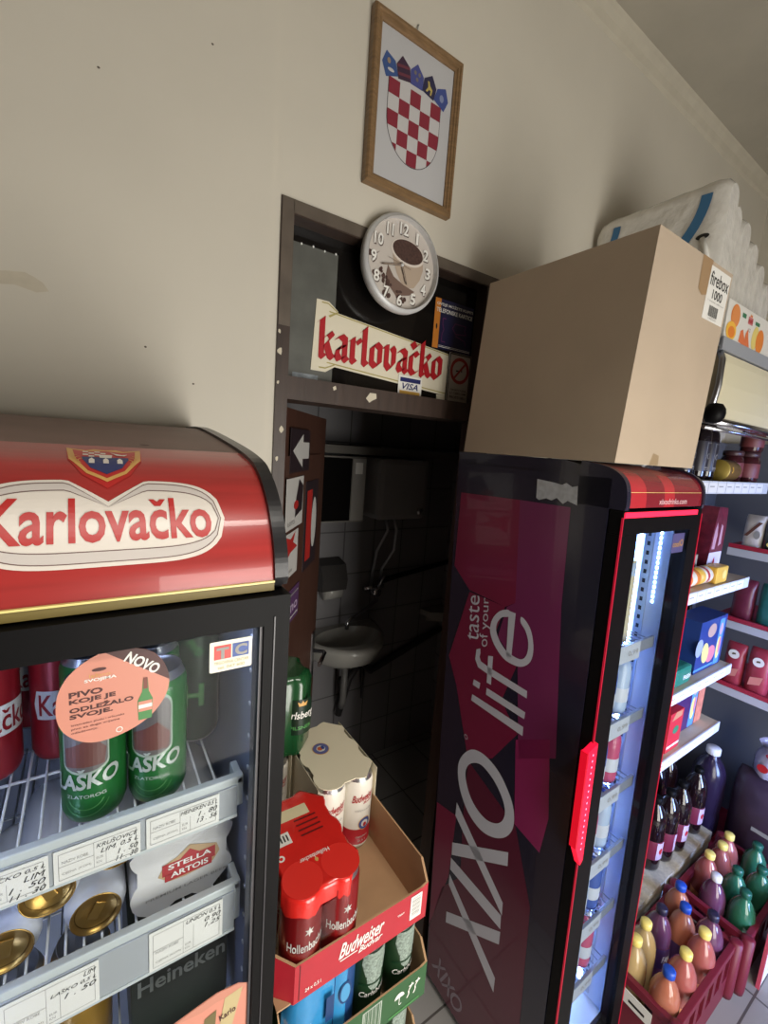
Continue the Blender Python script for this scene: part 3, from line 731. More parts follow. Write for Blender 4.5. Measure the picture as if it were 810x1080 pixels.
m.decal(poly([(.066,1.303),(.09,1.308),(.118,1.312),(.145,1.308),(.156,1.301),(.150,1.292),(.135,1.296),(.118,1.299),(.10,1.297)]), f, skin, .0004)
m.decal(poly([(.12,1.245),(.138,1.250),(.150,1.300),(.128,1.298)]), f, mat('label_tan', (188, 170, 126), .5), .0006); m.decal(poly([(.098,1.245),(.116,1.248),(.118,1.288),(.104,1.284)]), f, mat('label_olive', (110, 98, 60), .5), .0006)
m.decal(text('LAŠKA,', .06, 1.266, .092, 1.276, .03), f, WHITE, .0006); m.decal(text('NAŠA STVAR', .058, 1.252, .096, 1.261, .03), f, WHITE, .0006)
m.decal(turn(text('Karlo', .122, 1.268, .142, 1.277, .02), .15, .13, 1.27), f, dkb, .001); m.decal(text('ŠKO', .10, 1.262, .115, 1.270, .02), f, MATS['label_tan'], .001)
so = m.build('sticker', dr); so['label'] = 'peach advert sticker with a hand holding cans at the glass bottom'
# shelves
wirem = mat('white_wire', (228, 230, 232), .35); rail = mat('rail_plastic', (198, 204, 204), .3); railg = mat('rail_front', (168, 172, 176), .25)
def hand(m, f, lines, x, z, w, s):
    for i, (t, ww) in enumerate(lines): m.decal(text(t, x+w-ww, z-i*s, x+w, z-i*s+s*.72, -.004, .35, .0), f, BLACKP, .0006)
def beer_shelf(zw, zt, zb, labels):
    m = MB()
    for i in range(16): 
        x = X0+.038+.0185*i; m.tube([(x, .52, zw), (x, .995, zw)], .0015, wirem, 6)
    for y in (.525, .66, .82, .99): m.tube([(X0+.03, y, zw-.003), (X1-.032, y, zw-.003)], .002, wirem, 6)
    sh = m.build('shelf', bc)
    m = MB(); xe = .158
    m.box(X0+.028, xe, .511, .521, zt-.012, zt, rail, .002); m.box(X0+.03, xe-.008, .509, .512, zb, zt-.011, railg, .0008); m.box(X0+.03, xe-.008, .5075, .5095, zb, zb+.004, rail)
    m.box(xe-.009, xe, .511, .545, zb+.012, zt-.002, rail, .002)
    m.build('price_rail', sh)
    for (a, b, lines, sl) in labels:
        m = MB(); z1_, z0_ = zt-.0115, zb+.004; y = .5075
        m.box(a, b, y-.0007, y, z0_, z1_, WHITE); f = on_y(y-.0007); wd = b-a
        m.decal(loopring(rect(a+.004, z0_+.004, b-.004, z1_-.004)[0], rect(a+.0045, z0_+.0045, b-.0045, z1_-.0045)[0]), f, GREYP, .0004)
        m.decal(rect(a+wd*.44, z0_+.004, a+wd*.445, z1_-.004), f, GREYP, .0004); m.decal(rect(a+wd*.58, z0_+.004, a+wd*.585, z1_-.016), f, GREYP, .0004); m.decal(rect(a+.004, (z0_+z1_)/2, a+wd*.44, (z0_+z1_)/2+.0005), f, GREYP, .0004)
        m.decal(text('NAZIV ROBE', a+.007, z0_+.023, a+wd*.38, z0_+.0265), f, GREYP, .0004); m.decal(text('CIJENA (KOM)', a+.007, z0_+.009, a+wd*.41, z0_+.0125), f, GREYP, .0004)
        m.decal(text('EUR', a+wd*.47, z0_+.0135, a+wd*.55, z0_+.0165), f, GREYP, .0004); m.decal(text('KN', a+wd*.47, z0_+.008, a+wd*.53, z0_+.011), f, GREYP, .0004)
        hand(m, f, lines, a+wd*.44, z1_-.012, wd*.53, .0085)
        lb = m.build('price_label', sh); lb['label'] = sl
    return sh
beer_shelf(1.545, 1.567, 1.512, [(-.125, -.044, [('KARLOVAČKO 0,5 L', .078), ('LIM', .018), ('1 . 50', .03), ('11 . 30', .03)], 'white price tag handwritten 1.50 leftmost on the upper rail'),
  (-.040, .040, [('KRUŠOVICE', .04), ('LIM. 0,5 L', .036), ('1 . 50', .02), ('11 . 30', .022)], 'white price tag handwritten 1.50 in the middle of the upper rail'),
  (.046, .127, [('HEINEKEN 0,5 L', .042), ('1 . 80', .022), ('13 . 56', .024)], 'white price tag handwritten 1.80 at the right of the upper rail')])
beer_shelf(1.375, 1.409, 1.338, [(-.09, -.003, [('LIM', .012), ('LAŠKO 0,5 L', .042), ('1 . 50', .03)], 'white price tag handwritten 1.50 left on the lower rail'),
  (.048, .134, [('UNION 0,5 L', .042), ('0.90', .02), ('1.25', .02)], 'white price tag handwritten 0.90 right on the lower rail')])
beer_shelf(1.165, 1.199, 1.13, [])

# ------------------------------------------------------------------ cans
lidm = mat('can_lid_silver', (176, 178, 182), .28, .9); lidg = mat('can_lid_gold', (176, 140, 74), .3, .8)
def can_profile(h=.168, r=.033):
    return [(0, .004), (r*.72, .004), (r*.8, 0), (r*.9, .004), (r, .014), (r, h-.018), (r*.93, h-.010), (r*.80, h-.004), (r*.82, h-.001), (r*.80, h), (r*.77, h-.001), (r*.76, h-.006), (0, h-.006)]
def can_body(name, side, top=None, bands=(), h=.168):
    """one can with lid and pull tab; bands: (z0, z1, material)"""
    m = MB(); P = can_profile(h); top = top or lidm
    cuts = sorted({b for z0, z1, _ in bands for b in (z0, z1)})
    body = P[:5] + [(.033, z) for z in cuts] + P[5:]
    ms = []
    for i in range(len(body)-1):
        zc = (body[i][1]+body[i+1][1])/2; mm = side
        if i < 3: mm = lidm
        elif i >= len(body)-5: mm = top
        elif i >= len(body)-7: mm = lidm if top is lidm else side
        else:
            for z0, z1, b in bands:
                if z0 <= zc <= z1: mm = b
        ms.append(mm)
    m.lathe(body, side, 32, mats=ms)
    m.box(-.006, .006, -.010, .012, h-.0055, h-.004, top, .0008)
    return m
kred = mat('can_red', (150, 30, 40), .3, .3); kwhite = mat('can_white', (206, 204, 200), .35); lgreen = mat('can_green', (38, 112, 52), .3, .3); dkgreen = mat('can_dark_green', (24, 58, 36), .3, .3)
lgreen2 = mat('can_light_green', (84, 150, 84), .35, .2)
def red_can(label, loc, rz):
    t = thing('beer_can', label, 'can', (0, 0, 0), 'red cans on the upper cooler shelf')
    m = can_body('c', kred); f = on_cyl(.033)
    m.decal(poly([(-.037,.064),(.086,.064),(.090,.085),(.086,.104),(-.037,.104),(-.041,.085)]), f, kwhite, .0004, .004)
    m.decal(text('Karlovačko', -.034, .069, .085, .099, .015), f, kred, .0008, .004)
    m.decal(ell(0, .125, .010, .010, 16), f, MATS['crest_gold'], .0006, .004); m.decal(ell(0, .125, .007, .007, 16), f, MATS['crest_blue'], .0009, .004)
    m.build('can_body', t); t.location = loc; t.rotation_euler.z = rz; return t
r0 = red_can('red beer can with white band, foremost on the cooler shelf left of green cans', (-.040, .706, 1.5465), .35)
dup(r0, (-.113, .69, 1.5465), 'red beer can cut by the left picture edge on the cooler shelf', -.9)
dup(r0, (-.075, .80, 1.5465), 'red beer can standing behind the two front red cans', .2)
def green_can(label, loc, rz):
    t = thing('beer_can', label, 'can', (0, 0, 0), 'green cans on the upper cooler shelf')
    m = can_body('c', lgreen); f = on_cyl(.033)
    P = [(-.024,.160-.028),(-.024,.078)] + [(.024*math.sin(a), .078-.012*math.cos(a)) for a in [-PI/2+PI*i/10 for i in range(1, 10)]] + [(.024,.078),(.024,.132)] + [(.024*math.cos(a), .132+.018*math.sin(a)) for a in [PI*i/10 for i in range(1, 10)]]
    m.decal(poly(P), f, mat('can_pale_line', (170, 186, 168), .4), .0003, .004)
    m.decal(poly([(p[0]*.93, .105+(p[1]-.105)*.92) for p in P]), f, mat('can_inset_grey', (112, 106, 104), .4, .2), .0006, .004)
    m.decal(poly([(-.019,.076),(.019,.076),(.021,.095),(.008,.112),(-.004,.105),(-.02,.098)]), f, mat('can_peak_brown', (112, 66, 58), .45), .0009, .004)
    m.decal(text('LAŠKO', -.034, .045, .034, .070, .03, .1, .10), f, mat('can_silver_print', (196, 204, 196), .35, .3), .001, .004)
    m.decal(text('ZLATOROG', -.020, .037, .020, .041, .0), f, MATS['can_silver_print'], .0007, .004); m.decal(text('SVIJETLO PIVO', -.02, .147, .024, .1515, .01), f, MATS['can_silver_print'], .0007, .004)
    m.decal(ring(0, .036, .017, .0185, 16, .014, PI*1.08, PI*1.92), f, lgreen2, .0007, .004); m.decal(ring(0, .036, .023, .0242, 16, .022, PI*1.1, PI*1.9), f, lgreen2, .0007, .004)
    m.build('can_body', t); t.location = loc; t.rotation_euler.z = rz; return t
g0 = green_can('green beer can directly below the oval sticker, front row left', (-.002, .570, 1.5465), -.28)
dup(g0, (.065, .566, 1.5465), 'green beer can in the front row right, nearest the ivory sticker', -.35)
dup(g0, (-.004, .642, 1.5465), 'green beer can behind the front left green can', .5)
dup(g0, (.068, .640, 1.5465), 'green beer can behind the front right green can', .2)
dup(g0, (.030, .712, 1.5465), 'green beer can deepest in the green can group', .9)
t = thing('beer_bottle', 'dark green tall beer can standing at the back right of the top shelf', 'can', (0, 0, 0)); t.name = 'tall_beer_can'
m = can_body('c', dkgreen, h=.20); f = on_cyl(.033); m.decal(turn(text('PIVO', -.012, .145, .014, .157, .02), -.9, 0, .15), f, lgreen2, .0007, .004); m.decal(text('H', -.014, .06, .014, .095, .03), f, lgreen2, .0007, .004)
m.build('can_body', t); ORG[t.name] = Vector(); t.location = (.128, .66, 1.5465); t.rotation_euler.z = -.3
# lying cans, lids to the front
whitecan = mat('can_white_blue', (226, 228, 234), .35, .2)
t = thing('lying_beer_can', 'x', 'can', (0, 0, 0), 'lying white cans with gold lids'); m = can_body('c', whitecan, lidg)
f = on_z(.1622); m.decal(ring(0, 0, .0215, .0225, 24), f, mat('lid_gold_dark', (120, 92, 46), .35, .8), .0004); m.build('can_body', t)
rot = (PI/2, 0, 0)
base = t
for i, (x, y, z, lab) in enumerate(((-.0045, .720, 1.4105, 'lying white can with gold lid, right one resting on the wire shelf'), (-.0905, .722, 1.4105, 'lying white can with gold lid cut by the left picture edge'),
    (-.0500, .722, 1.4625, 'lying white can with gold lid stacked on top of two others'), (.0170, .738, 1.4745, 'lying white can with gold lid half hidden by the price rail'))):
    if i == 0: t.location = (x, y, z); t.rotation_euler = (PI/2, .5, 0); t['label'] = lab
    else: dup(base, (x, y, z), lab, rot=(PI/2, (.2, -.4, .8)[i-1], 0))

def lobes(nx, ny, r, x0=0.0, y0=0.0, dent=40):
    """rounded outline around nx by ny touching cans, first can centre at x0,y0"""
    P = []; d = math.radians(dent); n = 6
    def arc(cx, cy, a, b):
        for i in range(n+1): t = a+(b-a)*i/n; P.append((cx+r*math.cos(t), cy+r*math.sin(t)))
    for i in range(nx): arc(x0+2*r*i, y0, -PI/2-(d if i else PI/2), -PI/2+(d if i < nx-1 else 0))
    for j in range(ny): arc(x0+2*r*(nx-1), y0+2*r*j, -(d if j else 0), (d if j < ny-1 else 0))
    for i in reversed(range(nx)): arc(x0+2*r*i, y0+2*r*(ny-1), PI/2-(d if i < nx-1 else 0), PI/2+(d if i else 0))
    for j in reversed(range(ny)): arc(x0, y0+2*r*j, PI-(d if j < ny-1 else 0), PI+(d if j else 0))
    Q = [P[0]]
    for p in P[1:]:
        if math.hypot(p[0]-Q[-1][0], p[1]-Q[-1][1]) > 1e-5: Q.append(p)
    return Q
# white multipack on lower shelf, its scalloped end to the front
t = thing('beer_multipack', 'white film-wrapped beer pack with red label lying on the lower cooler shelf', 'pack', (.105, .62, 1.3765))
m = MB(); o2 = lobes(2, 2, .031, .062, 1.409, 42)
wf = mat('white_wrap', (214, 212, 210), .25, 0, .04, 30, .15, coat=.5)
m.prism(o2, 'y', .545, .71, wf, smooth=True); m.build('wrap', t)
m = MB(); f = on_y(.545)
sr = mat('stella_red', (170, 44, 48), .4); m.decal(poly([(.062,1.432),(.070,1.447),(.085,1.452),(.10,1.463),(.116,1.456),(.134,1.449),(.138,1.436),(.130,1.424),(.115,1.420),(.095,1.418),(.075,1.420)]), f, mat('stella_gold', (190, 160, 120), .4), .0006)
m.decal(poly([(.067,1.430),(.132,1.430),(.132,1.447),(.112,1.447),(.1,1.457),(.088,1.447),(.067,1.447)]), f, sr, .001)
m.decal(rect(.07, 1.421, .128, 1.431), f, sr, .001)
m.decal(text('STELLA', .074, 1.4375, .127, 1.4450, .02), f, WHITE, .0014); m.decal(text('ARTOIS', .077, 1.4245, .123, 1.4325, .02), f, WHITE, .0014)
m.decal(text('PREMIUM LAGER BEER', .048, 1.402, .149, 1.406, .01), f, GREYP, .0008)
m.build('label_print', t)
# dark carton on the third shelf
t = thing('beer_carton', 'dark green beer carton with silver lettering on the bottom visible cooler shelf', 'carton', (.10, .60, 1.1675))
hg = mat('carton_dark_green', (30, 40, 32), .4); m = MB(); m.box(.03, .152, .545, .74, 1.1675, 1.335, hg, .002); m.build('carton', t)
m = MB(); f = on_y(.545); m.decal(turn(text('Heineken', .038, 1.262, .148, 1.286, .02), .0, .09, 1.26), f, mat('carton_silver', (150, 156, 150), .4), .0008)
st = [(.098+.014*(1 if k % 2 == 0 else .42)*math.sin(PI*k/5), 1.310+.014*(1 if k % 2 == 0 else .42)*math.cos(PI*k/5)) for k in range(10)]
m.decal(poly(st), f, mat('carton_star', (110, 36, 36), .45), .0008); m.build('label_print', t)
t = thing('beer_can', 'yellow gold beer can standing left of the dark carton', 'can', (0, 0, 0)); m = can_body('c', mat('can_gold', (178, 136, 54), .32, .5)); m.build('can_body', t); t.location = (-.022, .60, 1.1665)
t2 = dup(t, (-.092, .60, 1.1665), 'yellow gold beer can standing farthest left on the third shelf')

# ================================================================== TRAY STACK BETWEEN THE COOLERS
tred = mat('tray_red', (176, 34, 48), .45, 0, .05, 30); tgreen = mat('tray_green', (44, 88, 48), .45, 0, .06, 30)
def tray(name, label, x0, x1, y0, y1, z0, zf, zs, mo, cut=.028):
    t = thing(name, label, 'tray', ((x0+x1)/2, (y0+y1)/2, z0))
    m = MB(); th = .003
    m.box(x0+th, x1-th, y0+th, y1-th, z0, z0+.003, KRAFT)
    # outline, front left corner cut off; per-corner wall heights
    O = [(x0+cut, y0, zf), (x1-.012, y0, zf), (x1, y0, zf+.004), (x1, y0+.02, zs), (x1, y1-.02, zs), (x1, y1, zs), (x0, y1, zs), (x0, y0+cut+.02, zs), (x0, y0+cut, zf+.008)]
    cxm, cym = (x0+x1)/2, (y0+y1)/2
    I = [(p[0]+(th if p[0] < cxm else -th), p[1]+(th if p[1] < cym else -th), p[2]) for p in O]
    n = len(O)
    for i in range(n):
        j = (i+1) % n
        m.faces([(O[i][0], O[i][1], z0), (O[j][0], O[j][1], z0), O[j], O[i]], [(0, 1, 2, 3)], mo)
        m.faces([(I[i][0], I[i][1], z0), (I[j][0], I[j][1], z0), I[j], I[i]], [(3, 2, 1, 0)], KRAFT)
        m.faces([O[i], O[j], I[j], I[i]], [(0, 1, 2, 3)], KRAFT)
    b = m.build('tray_body', t, recalc=False)
    return t, b
t, b = tray('beer_tray', 'red cardboard beer tray with white script, topmost of the tray stack', .212, .496, .50, .925, 1.152, 1.221, 1.258, tred)
tb0 = b
m = MB(); f = on_y(.50)
m.decal(text('Budweiser', .315, 1.182, .402, 1.210, .015, .45, .0), f, WHITE, .0008); m.decal(text('Budvar', .352, 1.170, .400, 1.182, .015, .45, .0), f, WHITE, .0008); m.decal(rect(.318, 1.177, .35, 1.179), f, WHITE, .0008)
m.decal(text('24 x 0,5 l', .258, 1.162, .285, 1.170, .01), f, WHITE, .0008); m.decal(text('TRAY', .43, 1.19, .445, 1.194, .01), f, WHITE, .0008); m.decal(rect(.458, 1.166, .483, 1.214), f, WHITE, .0008)
for i in range(14): m.decal(rect(.461, 1.172+.0028*i, .480, 1.172+.0028*i+(.0008+.0009*((i*7) % 3)/2)), f, GREYP, .001)
m.decal(rect(.2475, 1.155, .2490, 1.219), f, mat('tray_dark_edge', (96, 24, 30), .6), .0006)
merge(tb0, m.build('label_print', t))
t, b = tray('beer_tray', 'green cardboard beer tray with umbrella marks under the red tray', .235, .514, .50, .925, .965, 1.036, 1.072, tgreen)
m = MB(); f = on_y(.50)
m.decal(ring(.452, 1.004, 0.0001, .011, 12, None, 0, PI), f, WHITE, .0008); m.decal(rect(.4512, .990, .4528, 1.004), f, WHITE, .0008); m.decal(ring(.4545, .990, .0015, .003, 8, None, PI, 2*PI), f, WHITE, .0008)
for x in (.470, .485): m.decal(strokes([(x, .990), (x+.004, .997), (x+.003, 1.005), (x+.009, 1.012), (x+.010, 1.018)], .0028), f, WHITE, .0008); m.decal(rect(x+.003, 1.012, x+.014, 1.015), f, WHITE, .0009)
m.decal(rect(.372, .968, .412, 1.030), f, mat('tray_code_grey', (176, 186, 174), .5), .0006)
for i in range(14): m.decal(rect(.3745+.0026*i, .970, .3745+.0026*i+.0008+.0006*(i % 3), 1.028), f, tgreen, .001)
m.decal(rect(.43, .97, .50, .9735), f, lgreen2, .0008); merge(b, m.build('label_print', t))
t, b = tray('beer_tray', 'green cardboard beer tray lowest visible in the stack', .235, .514, .502, .925, .778, .849, .885, tgreen)
# boxes that carry the stack
for z, lab in ((0, 'plain brown carton on the floor carrying the tray stack'), (.388, 'plain brown carton between the floor carton and the trays')):
    t = thing('cardboard_carton', lab, 'carton', (.375, .71, z)); m = MB(); m.box(.235, .515, .505, .92, z, z+.386, KRAFT, .003); m.build('carton', t)
    m = MB(); m.box(.37, .38, .5045, .9205, z+.3862, z+.3868, mat('parcel_tape', (170, 140, 96), .3)); m.build('tape', t)

def can_pack(name, label, nx, ny, z, x, y, canm, wrap_build, bands=(), art=None, group=None, h=.168, rz=0.0):
    """pack of nx by ny cans; first can centre at x,y"""
    t = thing(name, label, 'pack', (x, y, z), group)
    p0 = None
    for i in range(nx):
        for j in range(ny):
            if p0 is None:
                m = can_body('c', canm, None, bands, h)
                if art: art(m, on_cyl(.033))
                m.xform(lambda v: (v.x+x, v.y+y, v.z+z)); p0 = m.build('can', t)
            else:
                c = p0.copy(); COL.objects.link(c); c.parent = t; c.location = (.066*i, .066*j, 0)
    wrap_build(t)
    return t
# white packs with printed card sleeve
bwhite = mat('sleeve_ivory', (226, 216, 190), .4); bcan = mat('can_budvar_white', (222, 216, 204), .35); bredc = mat('can_budvar_red', (170, 36, 44), .35)
def art_bud(m, f):
    m.decal(text('Budweiser', -.026, .112, .026, .129, .012, .4, .12), f, bredc, .0008, .004); m.decal(text('Budvar', -.002, .108, .024, .114, .012, .4, .12), f, bredc, .0008, .004); m.decal(text('CZECH LAGER', -.018, .092, .018, .096), f, GREYP, .0008, .004)
    m.decal(ell(.004, .062, .0145, .0145, 20), f, MATS['crest_gold'], .0005, .004); m.decal(ell(.004, .062, .013, .013, 20), f, mat('seal_blue', (60, 80, 140), .4), .0008, .004)
    m.decal(ell(.004, .062, .008, .008, 16), f, kwhite, .0011, .004); m.decal(ell(.004, .060, .004, .005, 10), f, REDP, .0014, .004)
    m.decal(text('ORIGINAL', -.014, .030, .014, .034), f, kwhite, .0007, .004); m.decal(text('0,5 l', -.008, .020, .008, .025), f, kwhite, .0007, .004)
def sleeve(nx, ny, x, y, z, seal=True):
    def w(t):
        m = MB(); o = lobes(nx, ny, .0336, x, y, 38); zt = z+.168
        m.prism([(p[0], p[1]) for p in o], 'z', zt+.0008, zt+.003, bwhite)
        xl, xr, yb = x-.034, x+.066*(nx-1)+.034, y+.066*(ny-1)+.034
        m.box(xl-.0012, xl-.0004, y-.02, yb-.012, z+.05, zt+.002, bwhite); m.box(xr+.0004, xr+.0012, y-.02, yb-.012, z+.05, zt+.002, bwhite)
        m.build('card_sleeve', t)
        if seal:
            m = MB(); f = on_z(zt+.003); sx_, sy_ = x+.02, y+.085
            m.decal(ell(sx_, sy_, .019, .019, 24), f, MATS['crest_gold'], .0005); m.decal(ell(sx_, sy_, .0175, .0175, 24), f, mat('seal_grey_blue', (96, 100, 150), .4), .0008)
            m.decal(ell(sx_, sy_, .010, .010, 20), f, kwhite, .0011); m.decal(ell(sx_-.002, sy_, .006, .006, 14), f, mat('seal_orange', (200, 100, 60), .4), .0014); m.decal(ell(sx_+.005, sy_+.001, .004, .006, 12), f, MATS['seal_blue'], .0015)
            m.build('seal_print', t)
    return w
can_pack('beer_six_pack', 'white and red six-pack with ivory card sleeve at the back right of red tray', 2, 3, 1.156, .3935, .705, bcan, sleeve(2, 3, .3935, .705, 1.156), ((.014, .050, bredc),), art_bud)
can_pack('beer_six_pack', 'white six-pack with ivory sleeve under the dark green pack', 2, 2, 1.156, .250, .822, bcan, sleeve(2, 2, .250, .822, 1.156, False), ((.014, .050, bredc),), art_bud)
# red film packs
rcan = mat('can_deep_red', (138, 22, 26), .3, .3); rfilm = mat('red_film', (214, 40, 34), .22, 0, .06, 40, .1, coat=.6)
def art_red(m, f):
    m.decal(text('Hollenbacher', -.034, .078, .034, .094, .012), f, kwhite, .0008, .004); m.decal(poly([(.008*(1 if k % 2 == 0 else .4)*math.sin(PI*k/6), .112+.009*(1 if k % 2 == 0 else .4)*math.cos(PI*k/6)) for k in range(12)]), f, kwhite, .0008, .004)
    m.decal(ell(.045, .088, .0065, .0065, 14), f, kwhite, .0006, .004); m.decal(rect(.03, .055, .055, .058), f, kwhite, .0006, .004); m.decal(rect(.04, .035, .052, .047), f, BLACKP, .0006, .004)
def redwrap(nx, ny, x, y, z, front):
    def w(t):
        zt = z+.168; o = lobes(nx, ny, .0338, x, y, 36); o2 = lobes(nx, ny, .0342, x, y, 36); n = len(o)
        m = MB(); mx, my = x+.033*(nx-1), y+.033*(ny-1)
        sc = lambda p, k: (mx+(p[0]-mx)*k, my+(p[1]-my)*k)
        rings = [[(*sc(p, .94), zt+.0025) for p in o], [(*sc(p, .985), zt+.0012) for p in o], [(*p, zt-.004) for p in o], [(*p, zt-.030-.004*math.sin(i*1.7)) for i, p in enumerate(o)]]
        V = [v for r in rings for v in r]
        m.faces(V, [(k*n+i, k*n+(i+1) % n, (k+1)*n+(i+1) % n, (k+1)*n+i) for k in range(3) for i in range(n)], rfilm, True)
        m.faces(rings[0], tri([(p[0], p[1]) for p in rings[0]]), rfilm)
        f = on_z(zt+.0025)
        yy_ = y+.028
        m.decal(turn(text('Hollenbacher', mx-.026, yy_-.004, mx+.026, yy_+.004, .01), PI, mx, yy_), f, WHITE, .0006); m.decal(ell(mx, yy_-.008, .003, .004, 10), f, MATS['crest_gold'], .0006)
        for cx_ in (x, x+.066): m.decal(ell(cx_, y, .0315, .0315, 32), f, mat('red_disc', (224, 48, 40), .3), .0004)
        my = y+.099
        if True:
            m.decal(rect(mx-.058, my+.012, mx+.028, my+.036), f, mat('film_label_cream', (222, 208, 170), .4), .0006); m.decal(rect(mx-.058, my-.032, mx-.022, my-.008), f, WHITE, .0006)
            for i in range(6): m.decal(rect(mx-.056+.0055*i, my-.026, mx-.0535+.0055*i, my-.013), f, BLACKP, .001)
            for i in range(4): m.decal(rect(mx-.005, my+.004-.011*i, mx+.036, my+.007-.011*i), f, mat('film_print_dark', (92, 22, 22), .4), .0008)
            m.decal(ring(mx-.05, my-.052, .003, .006, 12), f, WHITE, .0008)
        m.build('film_top', t)
        m = MB(); jit = [1+.006*math.sin(i*2.3) for i in range(n)]
        V = [(mx+(p[0]-mx)*j, my+(p[1]-my)*j, zz) for zz in (zt-.03, zt-.06, zt-.10, z+.03, z+.002) for p, j in zip(o2, jit)]
        m.faces(V, [(k*n+i, k*n+(i+1) % n, (k+1)*n+(i+1) % n, (k+1)*n+i) for k in range(4) for i in range(n)], FILM, True)
        m.build('clear_film', t)
    return w
can_pack('beer_film_pack', 'red film-wrapped six-pack with cream label at the front left of the red tray', 2, 3, 1.156, .262, .536, rcan, redwrap(2, 3, .262, .536, 1.156, True), ((.0, .03, MATS['can_white']),), art_red)
# dark green pack standing on the back white pack
cgreen = mat('pack_dark_green', (26, 74, 40), .25, 0, .08, 30, .05, coat=.6)
t = thing('beer_film_pack', 'dark green film-wrapped pack standing on the white pack at the back left', 'pack', (.333, .85, 1.3275))
m = MB(); o = lobes(2, 2, .033, .300, .825, 36); n = len(o)
z0 = 1.3275; zt = z0+.178; mx, my = .333, .858; sc = lambda p, k: (mx+(p[0]-mx)*k, my+(p[1]-my)*k)
rg = [[(*sc(p, .80), zt) for p in o], [(*sc(p, .93), zt-.004) for p in o], [(*p, zt-.018) for p in o], [(*p, z0+.012) for p in o], [(*sc(p, .93), z0) for p in o]]
m.faces([v for r in rg for v in r], [(k*n+i, k*n+(i+1) % n, (k+1)*n+(i+1) % n, (k+1)*n+i) for k in range(4) for i in range(n)], cgreen, True)
m.faces(rg[0], tri([(p[0], p[1]) for p in rg[0]]), cgreen); m.faces(rg[4], [q[::-1] for q in tri([(p[0], p[1]) for p in rg[4]])], cgreen)
m.build('wrap', t)
m = MB(); f = on_cyl(.0334, 0, (.366, .825, z0))
m.decal(poly([(-.030,.05),(.026,.05),(.030,.09),(.024,.13),(-.024,.13),(-.030,.09)]), f, mat('label_black_green', (18, 42, 28), .3), .0006, .004)
m.decal(text('Carlsberg', -.044, .082, .03, .104, .012, .2), f, WHITE, .001, .004); m.decal(text('PILSNER', -.026, .062, .024, .070, .015), f, lgreen2, .001, .004)
m.decal(poly([(-.008,.116),(.008,.116),(.011,.126),(.004,.122),(0,.128),(-.004,.122),(-.011,.126)]), f, MATS['crest_gold'], .001, .004); m.build('label_print', t)
# blue film pack and dark green cans in the green tray
blue = mat('blue_film', (54, 142, 200), .22, 0, .06, 40, .1, coat=.6)
def bluewrap(t):
    x, y, z = .276, .548, .9685; zt = z+.168; o = lobes(2, 2, .0338, x, y, 36); n = len(o); mx, my = x+.033, y+.033; sc = lambda p, k: (mx+(p[0]-mx)*k, my+(p[1]-my)*k)
    m = MB(); rg = [[(*sc(p, .94), zt+.0025) for p in o], [(*sc(p, .985), zt+.001) for p in o], [(*p, zt-.006) for p in o], [(*p, zt-.08) for p in o], [(*p, z+.001) for p in o]]
    m.faces([v for r in rg for v in r], [(k*n+i, k*n+(i+1) % n, (k+1)*n+(i+1) % n, (k+1)*n+i) for k in range(4) for i in range(n)], blue, True); m.faces(rg[0], tri([(p[0], p[1]) for p in rg[0]]), blue)
    f = on_y(y-.0338); m.decal(ell(x+.066, zt-.055, .012, .022), f, mat('blue_print_dark', (26, 62, 112), .3), .0006); m.decal(ell(x+.066, zt-.055, .009, .018), f, mat('blue_print_mid', (76, 150, 200), .3), .001); m.decal(rect(x+.03, zt-.09, x+.045, zt-.04), f, MATS['blue_print_dark'], .0006)
    m.build('film_wrap', t)
can_pack('beer_film_pack', 'bright blue film-wrapped pack in the green tray under the red tray', 2, 2, .9685, .276, .548, mat('can_blue', (40, 80, 140), .3, .3), bluewrap)
ng = mat('can_forest', (34, 62, 38), .3, .3); sp = mat('can_frost_dots', (132, 146, 136), .45, 0, .45, 260)
tb_ = None
k = 0
for (x, y, lab) in ((.404, .548, 'left'), (.472, .548, 'right'), (.404, .616, ''), (.472, .616, ''), (.404, .684, ''), (.472, .684, '')):
    lab_ = {'left': 'dark green can with frosted dots, front left one beside the blue pack', 'right': 'dark green can with frosted dots at the green tray front right corner', '': 'dark green can hidden in the green tray behind the front cans'}[lab]
    if tb_ is None:
        tb_ = thing('beer_can', lab_, 'can', (0, 0, 0), 'dark green cans in the green tray'); m = can_body('c', ng, None, ((.154, .168, sp),)); f = on_cyl(.033)
        m.decal(poly([(-.024,.152),(.024,.152),(.026,.128),(.018,.104),(.0,.092),(-.018,.104),(-.026,.128)]), f, sp, .0006, .004); m.decal(ell(0, .10, .016, .028, 16), f, sp, .0005, .004)
        m.decal(rect(-.03, .085, .03, .089), f, dkgreen, .0009, .004); m.decal(text('Carlsberg', -.028, .058, .028, .072, .012, .2), f, WHITE, .0008, .004)
        m.build('can_body', tb_); tb_.location = (x, y, .9685)
    else: dup(tb_, (x, y, .9685), lab_, k*.4-.3)
    k += 1
for (x, y, lab) in ((.476, .552, 'dark green can in the lowest tray, front right'), (.406, .552, 'dark green can in the lowest tray, front middle'), (.30, .552, 'dark green can in the lowest tray, front left')):
    dup(tb_, (x, y, .7815), lab, .3, 'dark green cans in the lowest tray')
for (x, y) in ((.30, .87), (.45, .87)): dup(tb_, (x, y, .7815), 'dark green can hidden at the back of the lowest tray', 0, 'hidden dark green cans in the lowest tray')
for (x, y) in ((.285, .80), (.285, .87)): dup(tb_, (x, y, .9685), 'dark green can hidden at the back left of the green tray', 0, 'hidden dark green cans at the back')

